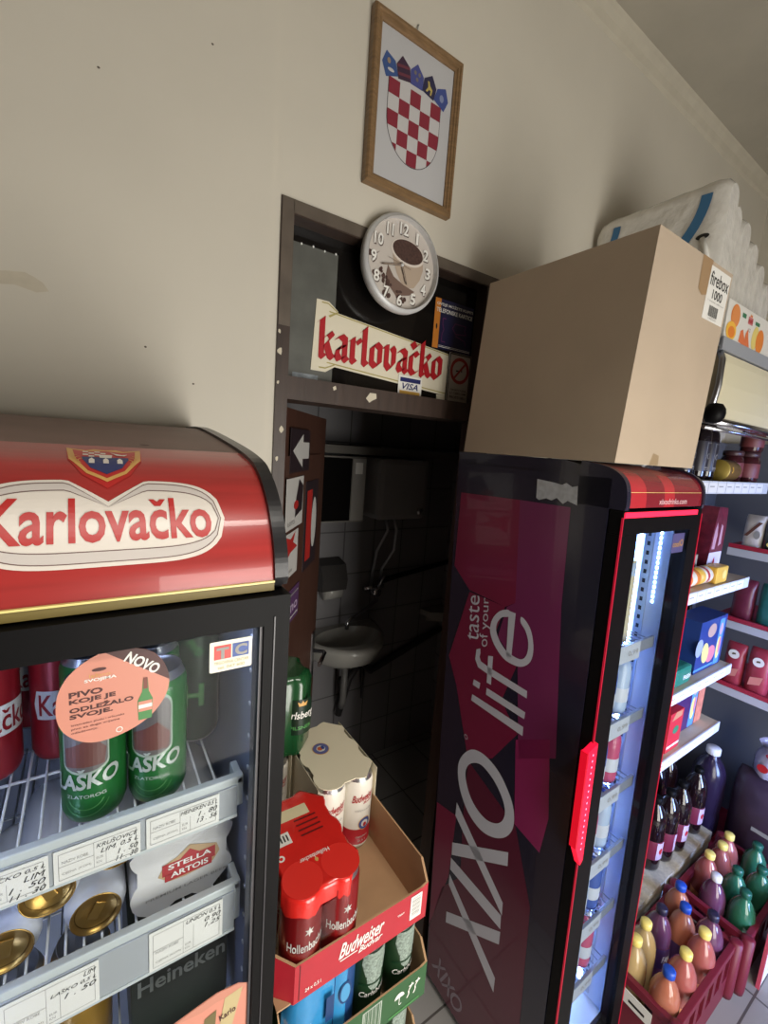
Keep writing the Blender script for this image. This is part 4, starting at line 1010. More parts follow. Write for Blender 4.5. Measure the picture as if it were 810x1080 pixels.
# ================================================================== TALL DRINKS COOLER (XIXO)
SHR = .045
def shear(v): return (v.x + SHR*(1.98-v.z), v.y, v.z)
xc = thing('drinks_cooler', 'tall slim dark cooler with maroon side graphics and lit glass door', 'cooler', (1.0, .75, 0))
def xb(m, name, parent=None):
    m.xform(shear); return m.build(name, parent or xc)
XA, XB, YF, YB = .940, 1.327, .520, 1.002
body = mat('cooler_body_navy', (40, 38, 56), .25, coat=.4); maroon = mat('graphic_maroon', (128, 34, 68), .28, coat=.4); plum = mat('graphic_plum', (122, 46, 92), .28, coat=.4); magenta = mat('graphic_magenta', (150, 44, 98), .28, coat=.4)
wine = mat('graphic_wine', (96, 32, 56), .28, coat=.4)
m = MB()
m.box(XA, XA+.03, YF, YB, .03, 1.965, body); m.box(XB-.03, XB, YF, YB, .03, 1.965, body); m.box(XA+.03, XB-.03, YB-.03, YB, .03, 1.965, body)
m.box(XA+.03, XB-.03, YF, YB-.03, .03, .20, body); m.box(XA+.03, XB-.03, YF, YB-.03, 1.88, 1.965, body)
m.prism([(YB, 1.965), (YB, 1.998), (.64, 1.998), (.57, 1.985), (.535, 1.965)], 'x', XA+.002, XB-.002, body)
for x in (XA+.04, XB-.04):
    for y in (.56, .96): m.lathe([(0, 0), (.018, 0), (.018, .03), (0, .03)], BLACKPL, 12, (x, y, 0))
cab = xb(m, 'cabinet')
# side graphics: facets and lettering (u = y, v = z)
fx = on_x(XA)
m = MB()
P1=[(0.9815,1.8756),(0.7589,1.8844),(0.7441,1.6034),(0.7772,1.5808),(0.9176,1.5846),(0.99,1.6418)]
P2=[(0.7589,1.8844),(0.6107,1.8878),(0.6063,1.6421),(0.575,1.2455),(0.6857,1.1679),(0.7172,1.429),(0.7944,1.4841),(0.7707,1.5831),(0.7441,1.6034)]
P3=[(0.917,1.5788),(0.7772,1.5808),(0.808,1.4783),(0.7209,1.4273),(0.7611,1.3028),(0.6959,1.2369),(0.7763,1.1045),(0.8724,1.0371),(0.9448,1.2523),(0.9885,1.3363)]
P5=[(0.7005,1.2173),(0.5972,1.285),(0.5756,1.0681),(0.5906,0.9487),(0.6774,0.9644)]
P6=[(0.8696,1.0317),(0.6722,0.9602),(0.5993,0.7595),(0.5914,0.359),(0.75,.035),(0.99,.035),(1.0,0.235),(0.9471,0.4721),(0.8647,0.5988),(0.8729,0.8158)]
P7=[(1.0,0.7758),(0.9029,0.8004),(0.9189,0.5447),(1.0,0.2512)]
for p, mm in ((P1, maroon), (P2, plum), (P3, maroon), (P5, magenta), (P6, wine), (P7, maroon)):
    m.decal(poly([(min(q[0], 1.0), q[1]) for q in p]), fx, mm, .0005)
gr = xb(m, 'side_graphic', cab)
m = MB(); lt = mat('lettering_grey', (206, 208, 220), .4)
O_out=[(0.846,1.0871),(0.7972,1.0962),(0.7488,1.0821),(0.7107,1.0499),(0.6852,1.0098),(0.6791,0.9542),(0.6996,0.9025),(0.741,0.8617),(0.793,0.8409),(0.8462,0.8531),(0.8866,0.8937),(0.9078,0.9463),(0.909,0.999),(0.8835,1.0522)]
O_in=[(0.8417,1.0439),(0.8093,1.056),(0.7653,1.0433),(0.7317,1.016),(0.7132,0.9824),(0.717,0.9437),(0.741,0.9113),(0.7818,0.8931),(0.8276,0.9022),(0.8601,0.9339),(0.8765,0.9791),(0.8681,1.0157)]
def by_angle(P, c, n=56):
    """resample a loop by angle about c"""
    Q = closed(P, 8); o = []
    A = sorted((math.atan2(q[1]-c[1], q[0]-c[0]), math.hypot(q[0]-c[0], q[1]-c[1])) for q in Q)
    for i in range(n):
        t = -PI+2*PI*i/n; j = next((k for k, a in enumerate(A) if a[0] >= t), 0); a, b = A[j-1], A[j]
        da = (b[0]-a[0]) % (2*PI); u = ((t-a[0]) % (2*PI))/da if da > 1e-9 else 0; r = a[1]+(b[1]-a[1])*min(max(u, 0), 1)
        o.append((c[0]+r*math.cos(t), c[1]+r*math.sin(t)))
    return o
oc_ = (.7945, .9745); m.decal(loopring(by_angle(O_out, oc_), by_angle(O_in, oc_)), fx, lt, .001)
XL = [[(0.9051,0.8511),(0.6889,0.6813),(0.6881,0.6365),(0.9067,0.7993)],[(0.9121,0.6895),(0.6872,0.86),(0.6852,0.8148),(0.9103,0.6417)],[(0.9131,0.6285),(0.6909,0.6334),(0.6889,0.5856),(0.9127,0.5809)],[(0.9136,0.5607),(0.6904,0.4001),(0.691,0.343),(0.9137,0.5173)],[(0.9156,0.4028),(0.688,0.5769),(0.6882,0.5298),(0.9156,0.3568)]]
for p in XL: m.decal(poly(p), fx, lt, .001)
L = [[(0.8735,1.2613),(0.6796,1.2695),(0.6789,1.2422),(0.8762,1.2388)],[(0.8186,1.3122),(0.6778,1.3147),(0.6792,1.2932),(0.8191,1.2897)],[(0.8716,1.3122),(0.8448,1.3133),(0.8474,1.2923),(0.8746,1.293)],
 [(0.8557,1.421),(0.8708,1.4112),(0.8724,1.3784),(0.8589,1.3587),(0.8259,1.3564),(0.6779,1.356),(0.6788,1.3771),(0.8146,1.3789),(0.8489,1.3821),(0.8558,1.3937),(0.8534,1.4073)],[(0.8226,1.4127),(0.8046,1.419),(0.8032,1.3293),(0.8203,1.3284)],
 [(0.7632,1.5764),(0.7946,1.5615),(0.8186,1.5282),(0.8236,1.4911),(0.805,1.4565),(0.7681,1.4311),(0.731,1.4281),(0.7007,1.4374),(0.6775,1.4638),(0.6723,1.5019),(0.6828,1.5424),(0.6999,1.5643),(0.7197,1.5729),(0.7201,1.5564),(0.7032,1.5404),(0.6905,1.5133),(0.6905,1.4807),(0.7031,1.4583),(0.7257,1.4524),(0.7583,1.4564),(0.7855,1.4755),(0.8009,1.5004),(0.7993,1.5253),(0.7846,1.5468),(0.7612,1.5584)],
 [(0.763,1.5745),(0.7392,1.5753),(0.7403,1.4407),(0.7581,1.4392)]]
xb(m, 'brand_lettering', cab); m = MB()
for k, p in enumerate(L): m.decal(poly(closed(p, 4) if k == 5 else p), fx, lt, .001)
xb(m, 'word_lettering', cab); m = MB()
m.decal(text('taste', 0, 0, 1, 1), quad_map((.865,1.4389),(.8737,1.5804),(.9157,1.5706),(.9127,1.4281), fx), lt, .001)
m.decal(text('of your', 0, 0, 1, 1), quad_map((.8185,1.442),(.8301,1.5881),(.8651,1.5783),(.8626,1.4238), fx), lt, .001)
xb(m, 'slogan_lettering', cab); m = MB()
m.decal(ring(.8865, 1.0835+.022, .006, .008, 14), fx, lt, .001)
xb(m, 'registered_mark', cab); m = MB()
sl = mat('lettering_dim', (150, 136, 150), .4)
qm = quad_map((.975,.10),(.83,.06),(.80,.135),(.935,.185), fx)
for p in XL: m.decal(poly([((q[1]-.343)/.753, (q[0]-.68)/.24) for q in p]), qm, sl, .001)
m.decal(([((q[1]-.343)/.753, (q[0]-.68)/.24) for q in by_angle(O_out, oc_)+by_angle(O_in, oc_)], loopring(range(56), range(56))[1]), qm, sl, .001)
xb(m, 'small_brand_lettering', cab)
m = MB(); m.decal(poly([(.711,1.945),(.660,1.941),(.640,1.938),(.628,1.944),(.612,1.936),(.598,1.940),(.5945,1.895),(.62,1.902),(.632,1.893),(.65,1.905),(.664,1.897),(.68,1.9),(.70,1.893),(.709,1.897)]), fx, mat('torn_label', (190, 194, 200), .6, 0, .15, 80), .0012); xb(m, 'torn_label', cab)
# inner lining, shelves, light strips
lin_w = mat('cooler_inner_white', (204, 216, 236), .35); ledb = mat('led_cool_white', (225, 235, 255), .4, emit=(150, 184, 255), estr=34); 
m = MB(); m.box(XB-.036, XB-.030, .53, .965, .20, 1.88, lin_w); m.box(XA+.030, XA+.036, .53, .965, .20, 1.88, lin_w); m.box(XA+.036, XB-.036, .962, .97, .20, 1.88, lin_w); m.box(XA+.036, XB-.036, .53, .962, .20, .205, lin_w); xb(m, 'liner')
m = MB()
for yy in (.574, .93):
    m.box(XB-.040, XB-.036, yy, yy+.024, .22, 1.86, ALU)
    for i in range(60): m.box(XB-.0405, XB-.0399, yy+.008, yy+.016, .24+.027*i, .252+.027*i, BLACKP)
xb(m, 'shelf_rail')
m = MB(); m.box(XB-.041, XB-.037, .606, .616, .24, 1.84, ledb); xb(m, 'light_strip')
m = MB(); m.box(XA+.037, XA+.041, .60, .612, .24, 1.84, ledb); xb(m, 'light_strip')  # unseen extra strip, added to brighten the opposite inner wall
m = MB()
for i in range(16): m.box(XB-.038, XB-.036, .556, .560, 1.62+.014*i, 1.627+.014*i, ledb)
xb(m, 'light_strip')
shm = mat('cooler_shelf_grey', (150, 158, 172), .35, .3)
for z in (.42, .64, .86, 1.08, 1.30, 1.52):
    m = MB()
    for i in range(14): m.tube([(XA+.05+.022*i, .545, z), (XA+.05+.022*i, .95, z)], .0018, shm, 6)
    m.box(XA+.040, XB-.046, .533, .541, z-.020, z+.012, shm, .001); m.tube([(XA+.04, .94, z-.003), (XB-.04, .94, z-.003)], .002, shm, 6)
    sh = xb(m, 'shelf')
    m = MB(); m.box(XA+.16, XA+.26, .5305, .5325, z-.034, z+.014, mat('tag_card', (186, 194, 206), .5)); f = on_y(.5305); m.decal(text('0,99', XA+.20, z-.02, XA+.25, z-.004, .01), f, GREYP); xb(m, 'price_label', sh)
# canopy panel in red
cp = mat('canopy_maroon', (190, 48, 58), .25, coat=.5); cpd = mat('canopy_dark', (136, 34, 46), .25, coat=.5)
m = MB(); pr = cr_([(.487,1.905),(.488,1.93),(.494,1.955),(.512,1.975),(.545,1.988),(.60,1.996)], 4); n = len(pr)
segs = [(XA+.016, .075, cp), (XA+.091, .085, cpd), (XA+.176, .05, cp), (XA+.226, XB-.012-XA-.226, cpd)]
for i, (xa, wd, mm) in enumerate(segs): m.faces([(x, p[0], p[1]) for x in (xa, xa+wd) for p in pr], [(j, j+1, n+j+1, n+j) for j in range(n-1)], mm, True)
def cpm(u, v, o): return (u, .4875-o, v)
m.decal(text('xixodrinks.com', XA+.15, 1.9115, XA+.29, 1.925, .01), cpm, mat('lettering_pink', (230, 190, 196), .4), .0012)
m.faces([(XA+.02, .4895, 1.937), (XB-.014, .4895, 1.937), (XB-.014, .489, 1.9395), (XA+.02, .489, 1.9395)], [(0, 1, 2, 3)], MATS['gold_pale_edge'])
m.xform(shear); m.build('canopy', xc, recalc=False)
for xa, xb_ in ((XA, XA+.016), (XB-.012, XB)):
    m = MB(); m.prism([(p[0]-.004, p[1]+.004) for p in pr]+[(.60, 1.9), (.485, 1.9)], 'x', xa, xb_, body); xb(m, 'end_cap')
# door
m = MB(); ya, yb2 = .486, .517; gx0, gx1, gz0, gz1 = XA+.068, XB-.055, .20, 1.845
m.box(XA, XB, ya, yb2, gz1, 1.899, BLACKPL, .002); m.box(XA, XB, ya, yb2, .06, gz0, BLACKPL, .002); m.box(XA, gx0, ya, yb2, gz0, gz1, BLACKPL); m.box(gx1, XB, ya, yb2, gz0, gz1, BLACKPL)
dr = xb(m, 'door')
m = MB(); m.box(gx0, gx1, .494, .498, gz0, gz1, GLASS); xb(m, 'glass', dr)
redled = mat('red_led', (230, 40, 70), .4, emit=(255, 30, 62), estr=1.6); redline = mat('red_edge_line', (190, 24, 54), .35, emit=(255, 30, 70), estr=.12)
m = MB(); m.box(XA+.004, XA+.355, .4835, .486, 1.884, 1.896, redled); xb(m, 'light_bar', dr)
m = MB(); m.box(XA-.0015, XA+.0015, .4845, .4885, .06, 1.885, redline); m.box(XB-.0015, XB+.0015, .4845, .4885, .06, 1.885, redline); xb(m, 'edge_light', dr)
# lit red handle wedge on the door edge
hm = mat('handle_red_lit', (226, 24, 56), .35, emit=(255, 16, 50), estr=1.0); hl = mat('handle_led', (255, 120, 150), .3, emit=(255, 110, 140), estr=2.6)
m = MB(); m.prism([(XA-.034, 1.338), (XA+.006, 1.350), (XA+.006, 1.03), (XA-.004, 1.02), (XA-.034, 1.085)], 'y', .478, .492, hm)
f = on_y(.478)
for i in range(17): m.decal(ell(XA-.010, 1.07+.016*i, .0022, .003, 8), f, hl, .0006)
m.box(XA-.036, XA-.030, .477, .494, 1.082, 1.338, mat('handle_dark_red', (150, 14, 36), .3, emit=(255, 10, 40), estr=.5)); xb(m, 'handle', dr)
m = MB(); f = on_y(.494)
m.prism([(XB-.125, 1.835), (XB-.062, 1.835), (XB-.062, 1.785), (XB-.125, 1.785)], 'y', .4932, .494, mat('decal_violet', (84, 80, 130), .4)); m.decal(text('cool', XB-.12, 1.80, XB-.085, 1.815, .01), f, mat('decal_gold', (196, 150, 80), .4), .0014); m.decal(ring(XB-.074, 1.81, .006, .009, 12), f, MATS['decal_gold'], .0014)
s_ = xb(m, 'sticker', dr); s_['label'] = 'small violet sticker with gold marks at the glass top'
# goods inside the drinks cooler
def bottle_mesh(h, r, liquid, capm, label=None, lz=(.3, .6), neck=.28):
    m = MB(); hb = h*(1-neck)
    P = [(0, .004), (r*.7, .002), (r*.95, .006), (r, .018), (r, hb*.35), (r*.95, hb*.42), (r, hb*.5), (r, hb*.84), (r*.985, hb*.93), (r*.93, h*.735), (r*.81, h*.79), (r*.64, h*.84), (r*.47, h*.875), (r*.36, h*.90), (r*.33, h*.93)]
    m.lathe(P, liquid, 28)
    return m
def add_cap(m, h, r, capm):
    m.lathe([(r*.40, h*.925), (r*.42, h*.93), (r*.42, h*.99), (r*.36, h), (0, h)], capm, 18, sharp=(2,))
def bottle(name, label, cat, h, r, liquid, capc, lab, group, loc, lz=(.3, .6), art=None):
    t = thing(name, label, cat, (0, 0, 0), group)
    m = bottle_mesh(h, r, liquid, capc, None); b = m.build('bottle_body', t)
    m = MB(); add_cap(m, h, r, capc); m.build('cap', t)
    if lab:
        m = MB(); hb = h*.72; m.lathe([(r*1.012, hb*lz[0]), (r*1.018, hb*lz[0]+.001), (r*1.018, hb*lz[1]-.001), (r*1.012, hb*lz[1])], lab, 24)
        if art: art(m, on_cyl(r*1.02), hb*lz[0], hb*lz[1])
        m.build('paper_label', t)
    t.location = loc
    return t
cw1 = mat('drink_water', (176, 196, 222), .15); cw2 = mat('drink_pink', (190, 86, 120), .2); cw3 = mat('drink_blue', (70, 96, 170), .2); capb = mat('cap_blue', (36, 74, 170), .35); capw = mat('cap_white', (226, 226, 230), .35)
labw = mat('label_pale', (200, 206, 216), .45)
kk = 0
grp = 'bottles inside the lit drinks cooler'
sx_ = lambda z: SHR*(1.98-z)
bw = bottle('drink_bottle', 'clear water bottle on the lowest shelf of the lit cooler', 'bottle', .19, .030, cw1, capb, labw, grp, (XA+.12+sx_(.42), .578, .4225))
bp_ = bottle('drink_bottle', 'pink drink bottle on the second lowest lit shelf', 'bottle', .19, .030, cw2, capw, labw, grp, (XA+.12+sx_(.64), .578, .6425))
bb_ = bottle('drink_bottle', 'blue drink bottle on the third lit shelf from below', 'bottle', .19, .030, cw3, capw, labw, grp, (XA+.12+sx_(.86), .578, .8625))
names = {.42: 'lowest', .64: 'second lowest', .86: 'third', 1.08: 'fourth', 1.30: 'fifth', 1.52: 'top'}
for z, srcs in ((.42, (bw, bw, bp_)), (.64, (bp_, bw, bb_)), (.86, (bb_, bp_, bw)), (1.08, (bw, bb_, bp_)), (1.30, (bp_, bb_, bw))):
    for i, s in enumerate(srcs):
        if i == 0 and z < 1.0: continue
        dup(s, (XA+.12+.07*i+sx_(z), .578+.0*(i % 2), z+.0025), '%s bottle, %s from the left on the %s lit cooler shelf' % ({bw: 'clear', bp_: 'pink', bb_: 'blue'}[s], ('first', 'second', 'third')[i], names[z]), group=grp)
t = thing('drink_carton', 'cream drink carton on the top shelf of the lit cooler', 'carton', (XA+.20, .60, 1.5225)); m = MB(); m.box(XA+.168, XA+.245, .56, .64, 1.5225, 1.75, mat('carton_cream', (206, 198, 168), .4), .002); f = on_y(.56)
m.decal(rect(XA+0.172, 1.71, XA+0.241, 1.745), f, mat('carton_pale_blue', (176, 196, 220), .4)); m.decal(ell(XA+0.200, 1.58, .012, .012), f, MATS['can_gold']); m.decal(poly([(XA+0.185,1.60),(XA+0.190,1.62),(XA+0.200,1.605),(XA+0.215,1.62),(XA+0.220,1.60),(XA+0.200,1.585)]), f, GREYP, .001); m.xform(shear); m.build('carton', t)

# ================================================================== CARDBOARD BOX ON THE COOLER
bx_ = thing('cardboard_box', 'large brown cardboard box standing on the tall drinks cooler', 'box', (1.08, .71, 1.999))
kb = mat('box_board', (184, 166, 145), .8, 0, .05, 6, .04); kd = mat('box_board_edge', (120, 96, 72), .85)
bz0, bz1 = 1.9995, 2.456
def bsh(v): t = (v.z-bz0)/(bz1-bz0); return (v.x + .036*t, v.y, v.z)
ax0, ax1, ay0, ay1 = .884, 1.236, .489, .925
m = MB(); th = .005
m.box(ax0, ax0+th, ay0, ay1, bz0, bz1, kb); m.box(ax1-th, ax1, ay0, ay1, bz0, bz1, kb); m.box(ax0+th, ax1-th, ay0, ay0+th, bz0, bz1, kb); m.box(ax0+th, ax1-th, ay1-th, ay1, bz0, bz1, kb); m.box(ax0+th, ax1-th, ay0+th, ay1-th, bz0, bz0+.006, kb)
m.xform(bsh); m.build('carton', bx_)
m = MB(); m.box(ax0+.002, ax1-.002, ay0+.003, (ay0+ay1)/2-.002, bz1-.004, bz1, kb); m.xform(bsh); fl = m.build('flap', bx_)
m = MB(); m.box(ax0+.002, ax1-.002, (ay0+ay1)/2+.002, ay1-.003, bz1-.004, bz1, kb); m.xform(bsh); m.build('flap', bx_)
m = MB(); f = on_y(ay0); tapem = mat('brown_tape', (164, 134, 100), .35)
m.decal(poly([(1.075,2.456),(1.125,2.456),(1.127,2.385),(1.10,2.378),(1.08,2.388)]), f, tapem, .0006); m.box(1.078, 1.123, ay0-.0006, ay0+.10, bz1, bz1+.0008, tapem)
m.xform(bsh); m.build('tape', bx_)
m = MB(); m.decal(poly([(1.02,2.0),(1.06,2.0),(1.058,2.022),(1.03,2.026)]), f, clear('clear_tape', (235, 230, 220), .1), .0008); m.xform(bsh); m.build('clear_tape', bx_)
m = MB(); f = on_y(ay0-.0006); m.box(1.122, 1.228, ay0-.0008, ay0-.0002, 2.335, 2.447, WHITE)
m.decal(text('firebox', 1.127, 2.408, 1.224, 2.438, .008), f, BLACKP); m.decal(text('1000', 1.15, 2.382, 1.202, 2.402, .012), f, BLACKP); m.decal(text('7 oz kutija 1000 kom', 1.132, 2.374, 1.218, 2.378), f, GREYP)
for i in range(16): m.decal(rect(1.148+.003*i, 2.345, 1.148+.003*i+.001+.0008*((i*5) % 3)/2, 2.368), f, BLACKP)
m.decal(text('5 997012 410', 1.15, 2.3385, 1.192, 2.3425), f, GREYP)
m.xform(bsh); m.build('paper_label', bx_)

# ================================================================== SHELVING ALONG THE BACK WALL
GX0, GX1 = 1.43, 2.50
sv = thing('shelving_unit', 'white metal shop shelving along the back wall behind the drinks cooler', 'shelving', (1.97, .85, 0))
sw = mat('shelf_white', (206, 208, 210), .4); sb = mat('shelf_back', (92, 94, 100), .5); board = mat('shelf_board', (196, 180, 150), .55, 0, .05, 20); deck = mat('deck_speckle', (196, 188, 166), .5, 0, .18, 70)
m = MB(); m.box(GX0, GX1, 1.030, 1.045, 0, 2.33, sb); m.build('back_panel', sv)
m = MB(); m.box(GX0, GX0+.02, .70, 1.03, 0, 2.33, sw); m.build('side_panel', sv)
for x in (GX1-.03, 2.10): 
    m = MB(); m.box(x, x+.03, 1.0, 1.03, 0, 2.33, ALU); m.build('upright', sv)
m = MB(); m.box(GX0, GX1+.02, .55, 1.045, 2.335, 2.355, mat('ledge_grey', (150, 154, 162), .4)); m.box(GX0, GX1+.02, .545, .552, 2.325, 2.358, MATS['ledge_grey']); m.build('top_panel', sv)
m = MB(); pr_ = [(.552, 2.322), (.548, 2.30), (.546, 2.24), (.549, 2.18), (.556, 2.150), (.575, 2.150), (.575, 2.322)]
m.prism(pr_, 'x', 1.455, GX1, mat('header_cream', (214, 206, 176), .45), smooth=False); m.build('header_panel', sv)
m = MB(); m.tube([(1.452, .556, 2.322), (1.449, .546, 2.30), (1.447, .544, 2.23), (1.447, .552, 2.16), (1.452, .565, 2.13)], .008, ALU, 10); m.tube([(1.44, .555, 2.138), (GX1, .555, 2.138)], .011, CHROME, 12); m.tube([(1.44, .560, 2.118), (GX1, .560, 2.118)], .006, CHROME, 10); m.build('rail', sv)
for z, dep in ((1.957, .68), (1.527, .68), (1.103, .68), (.805, .68)):
    m = MB(); m.box(GX0+.02, GX1-.001, dep+.006, 1.03, z-.02, z-.002, sw); m.box(GX0+.02, GX1-.001, dep+.006, 1.0, z-.002, z, board); sh = m.build('shelf', sv)
    m = MB(); m.box(GX0+.02, GX1, dep, dep+.006, z-.045, z+.002, sw); 
    f = on_y(dep); x = 1.8
    while x < GX1-.06:
        m.decal(rect(x, z-.040, x+.075, z-.004), f, WHITE, .0008); m.decal(rect(x+.076, z-.043, x+.078, z), f, GREYP, .0008); m.decal(rect(x+.01, z-.020, x+.05, z-.016), f, GREYP, .0012); x += .08
    m.build('price_strip', sh)
m = MB(); m.box(GX0+.02, GX1, .625, 1.03, .20, .25, deck); m.box(GX0+.02, GX1, .63, 1.03, 0, .20, sw); m.build('base_deck', sv)

# white wrapped packs on top
def film_pack(x0, x1, y0, y1, z0, z1, label, arcs):
    t = thing('paper_roll_pack', label, 'pack', ((x0+x1)/2, (y0+y1)/2, z0), 'wrapped packs on top of the shelving')
    r = min((x1-x0)*.48, .05); P = rrect(x0, z0, x1, z1, r, 6)
    m = MB(); n = len(P); ys = [y0+.0, y0+.015, y0+.04] + [y0+.04+(y1-y0-.08)*k/14 for k in range(1, 14)] + [y1-.04, y1-.015, y1]; V = []
    cx, cz = (x0+x1)/2, (z0+z1)/2
    for i, y in enumerate(ys):
        k = {0: .72, 1: .93, len(ys)-2: .93, len(ys)-1: .72}.get(i, 1.0)
        for j, p in enumerate(P):
            wv = 1+(.012*math.sin(i*2.1+j*.9)+.010*math.sin(i*1.3-j*2.2))*(1 if k == 1 else .4)
            V.append((cx+(p[0]-cx)*k*wv, y, cz+(p[1]-cz)*(k if z1-z0 < .3 else (1-(1-k)*.35))*(1+(wv-1)*.3)))
    V = [(min(max(v[0], x0), x1), v[1], max(v[2], z0)) for v in V]
    pf_ = mat('wrap_white', (222, 219, 212), .22, 0, .07, 26, .6, coat=.6)
    m.faces(V, [(i*n+j, i*n+(j+1) % n, (i+1)*n+(j+1) % n, (i+1)*n+j) for i in range(len(ys)-1) for j in range(n)], pf_, True)
    m.faces(V[:n], tri([(v[0], v[2]) for v in V[:n]]), pf_); m.faces(V[-n:], tri([(v[0], v[2]) for v in V[-n:]]), pf_)
    wr_ = m.build('wrap', t)
    if arcs:
        m = MB(); f = on_x(x0); bl = mat('arc_blue', (56, 112, 156), .4)
        m.decal(ring(y0+.235, z1-.03, .165, .195, 14, .21, PI*1.02, PI*1.42), f, bl, .0015); m.decal(ring(y0+.21, z1-.36, .15, .165, 14, .17, PI*.55, PI*.72), f, bl, .0015)
        m.decal(ring(y0+.50, z1-.03, .165, .19, 14, .21, PI*1.02, PI*1.38), f, bl, .0015); m.decal(text('papir', y0+.19, z1-.25, y0+.07, z1-.215), f, GREYP, .0015)
        merge(wr_, m.build('wrap_print', t))
        m = MB(); m.tube([(x0-.002, y0+.05, z1-.165), (x0-.004, y0+.035, z1-.20), (x0+.004, y0+.02, z1-.26)], .007, mat('strap_white', (230, 228, 222), .4), 8); m.decal(ell(y0+.05, z1-.160, .018, .008), f, BLACKP, .0018); m.build('strap', t)
    return t
film_pack(1.52, 1.60, .63, 1.03, 2.3555, 2.835, 'tall white wrapped pack with blue arcs behind the cardboard box', True)
for i, (z1_, lab) in enumerate(((2.805, 'white wrapped pack second from the blue-arc pack'), (2.785, 'white wrapped pack third from the blue-arc pack'), (2.745, 'white wrapped pack fourth from the blue-arc pack'), (2.70, 'white wrapped pack fifth from the blue-arc pack'), (2.66, 'white wrapped pack at the right end of the row'))):
    film_pack(1.603+.083*i, 1.683+.083*i, .645, 1.03, 2.3555, z1_, lab, False)
t = thing('juice_tray', 'white and orange fruit juice tray on the shelving ledge', 'tray', (1.66, .60, 2.356)); m = MB(); jw = mat('juice_white', (222, 220, 214), .45); m.box(1.446, 1.90, .553, .628, 2.3565, 2.46, jw, .002); f = on_y(.553)
jo = mat('juice_orange', (226, 130, 50), .45); jy = mat('juice_yellow', (240, 186, 70), .45); jl = mat('juice_lemon', (226, 206, 120), .45); jc = mat('juice_carrot', (220, 116, 66), .45); jg = mat('juice_green', (56, 120, 84), .45)
m.decal(ell(1.50, 2.425, .030, .030), f, jo); m.decal(ell(1.50, 2.425, .025, .026), f, mat('juice_flesh', (220, 140, 80), .45), .0009); m.decal(ell(1.485, 2.383, .034, .024), f, jy, .0012); m.decal(ell(1.487, 2.380, .022, .015), f, jo, .0016)
m.decal(poly([(1.545,2.366),(1.60,2.359),(1.585,2.38),(1.565,2.402),(1.55,2.395)]), f, jc); m.decal(poly([(1.585,2.36),(1.63,2.36),(1.61,2.39),(1.60,2.41),(1.588,2.395)]), f, jc, .0009); m.decal(ell(1.66, 2.395, .024, .034, 20, -.2), f, jl); m.decal(ell(1.70, 2.392, .03, .034), f, jo, .0009)
m.decal(rect(1.545, 2.432, 1.572, 2.444), f, jg); m.decal(rect(1.645, 2.43, 1.68, 2.44), f, jg); m.decal(rect(1.59, 2.423, 1.625, 2.443), f, mat('juice_pink', (206, 120, 124), .45)); m.decal(text('multi', 1.592, 2.427, 1.623, 2.440, .02), f, REDP, .001); m.decal(poly([(1.598,2.444),(1.618,2.444),(1.613,2.452),(1.608,2.447),(1.603,2.452)]), f, jo); m.decal(text('ACE', 1.597, 2.403, 1.618, 2.413), f, GREYP)
m.build('tray_body', t)
m = MB(); m.lathe([(0, -.028), (.016, -.024), (.024, -.012), (.026, 0), (.024, .012), (.016, .024), (0, .028)], BLACKPL, 20, (1.402, .525, 2.150), 'z'); m.tube([(1.415, .53, 2.140), (1.445, .553, 2.136)], .005, BLACKPL, 8)
tag(own(m.build('rail_knob'), (1.402, .525, 2.12)), 'glossy black rounded knob clipped to the chrome rail end', 'knob')

# goods
dkglass = mat('dark_glass', (28, 20, 22), .12, coat=.5); dlab = mat('label_black', (44, 40, 44), .4); gold_l = mat('label_gold', (150, 118, 56), .4)
def art_dark(m, f, a, b):
    m.decal(loopring(rect(-.016, a+.006, .016, b-.006)[0], rect(-.0145, a+.0075, .0145, b-.0075)[0]), f, GREYP, .0006, .004); m.decal(ring(0, (a+b)/2, .008, .011, 16), f, GREYP, .0006, .004); m.decal(rect(-.014, a+.012, .014, a+.016), f, GREYP, .0006, .004)
b1 = bottle('wine_bottle', 'dark bottle with outlined label nearest the drinks cooler on the top shelf', 'bottle', .24, .034, dkglass, BLACKPL, dlab, 'dark bottles on the top shelf', (1.93, .75, 1.9575), (.2, .85), art_dark)
for x, y, lab in ((2.03, .76, 'dark bottle second from the cooler on the top shelf'), (1.84, .76, 'dark bottle half hidden by the cardboard box'), (1.98, .84, 'dark bottle in the second row on the top shelf')): dup(b1, (x, y, 1.9575), lab)
jar = mat('jar_lid_gold', (176, 150, 70), .35, .3)
t = thing('biscuit_tin', 'gold brown round tin lying on the top shelf beside dark bottles', 'tin', (2.18, .74, 1.9575)); m = MB(); m.lathe([(0, -.06), (.041, -.06), (.043, -.057), (.043, .052), (.041, .055), (.041, .062), (0, .062)], mat('tin_brown', (112, 84, 44), .35), 28, (2.16, .74, 2.0005), 'x', mats=[jar, jar, MATS.get('tin_brown'), jar, jar, jar]) ; f = on_y(.697)
m.decal(strokes([(2.12, 2.015), (2.132, 2.003), (2.12, 1.992)], .005), f, jy, .001); m.build('tin_body', t)
def jar_(label, loc, lidc, glassc, group):
    t = thing('jam_jar', label, 'jar', (0, 0, 0), group); m = MB(); m.lathe([(0, .002), (.036, 0), (.040, .006), (.041, .09), (.036, .105), (.032, .11)], glassc, 24); m.build('glass_body', t); m = MB(); m.lathe([(.034, .108), (.037, .11), (.037, .126), (.034, .129), (0, .129)], lidc, 24); m.build('lid', t)
    m = MB(); m.lathe([(.0412, .02), (.0418, .021), (.0418, .078), (.0412, .08)], mat('label_wine', (120, 60, 60), .5), 24); m.build('paper_label', t); t.location = loc; return t
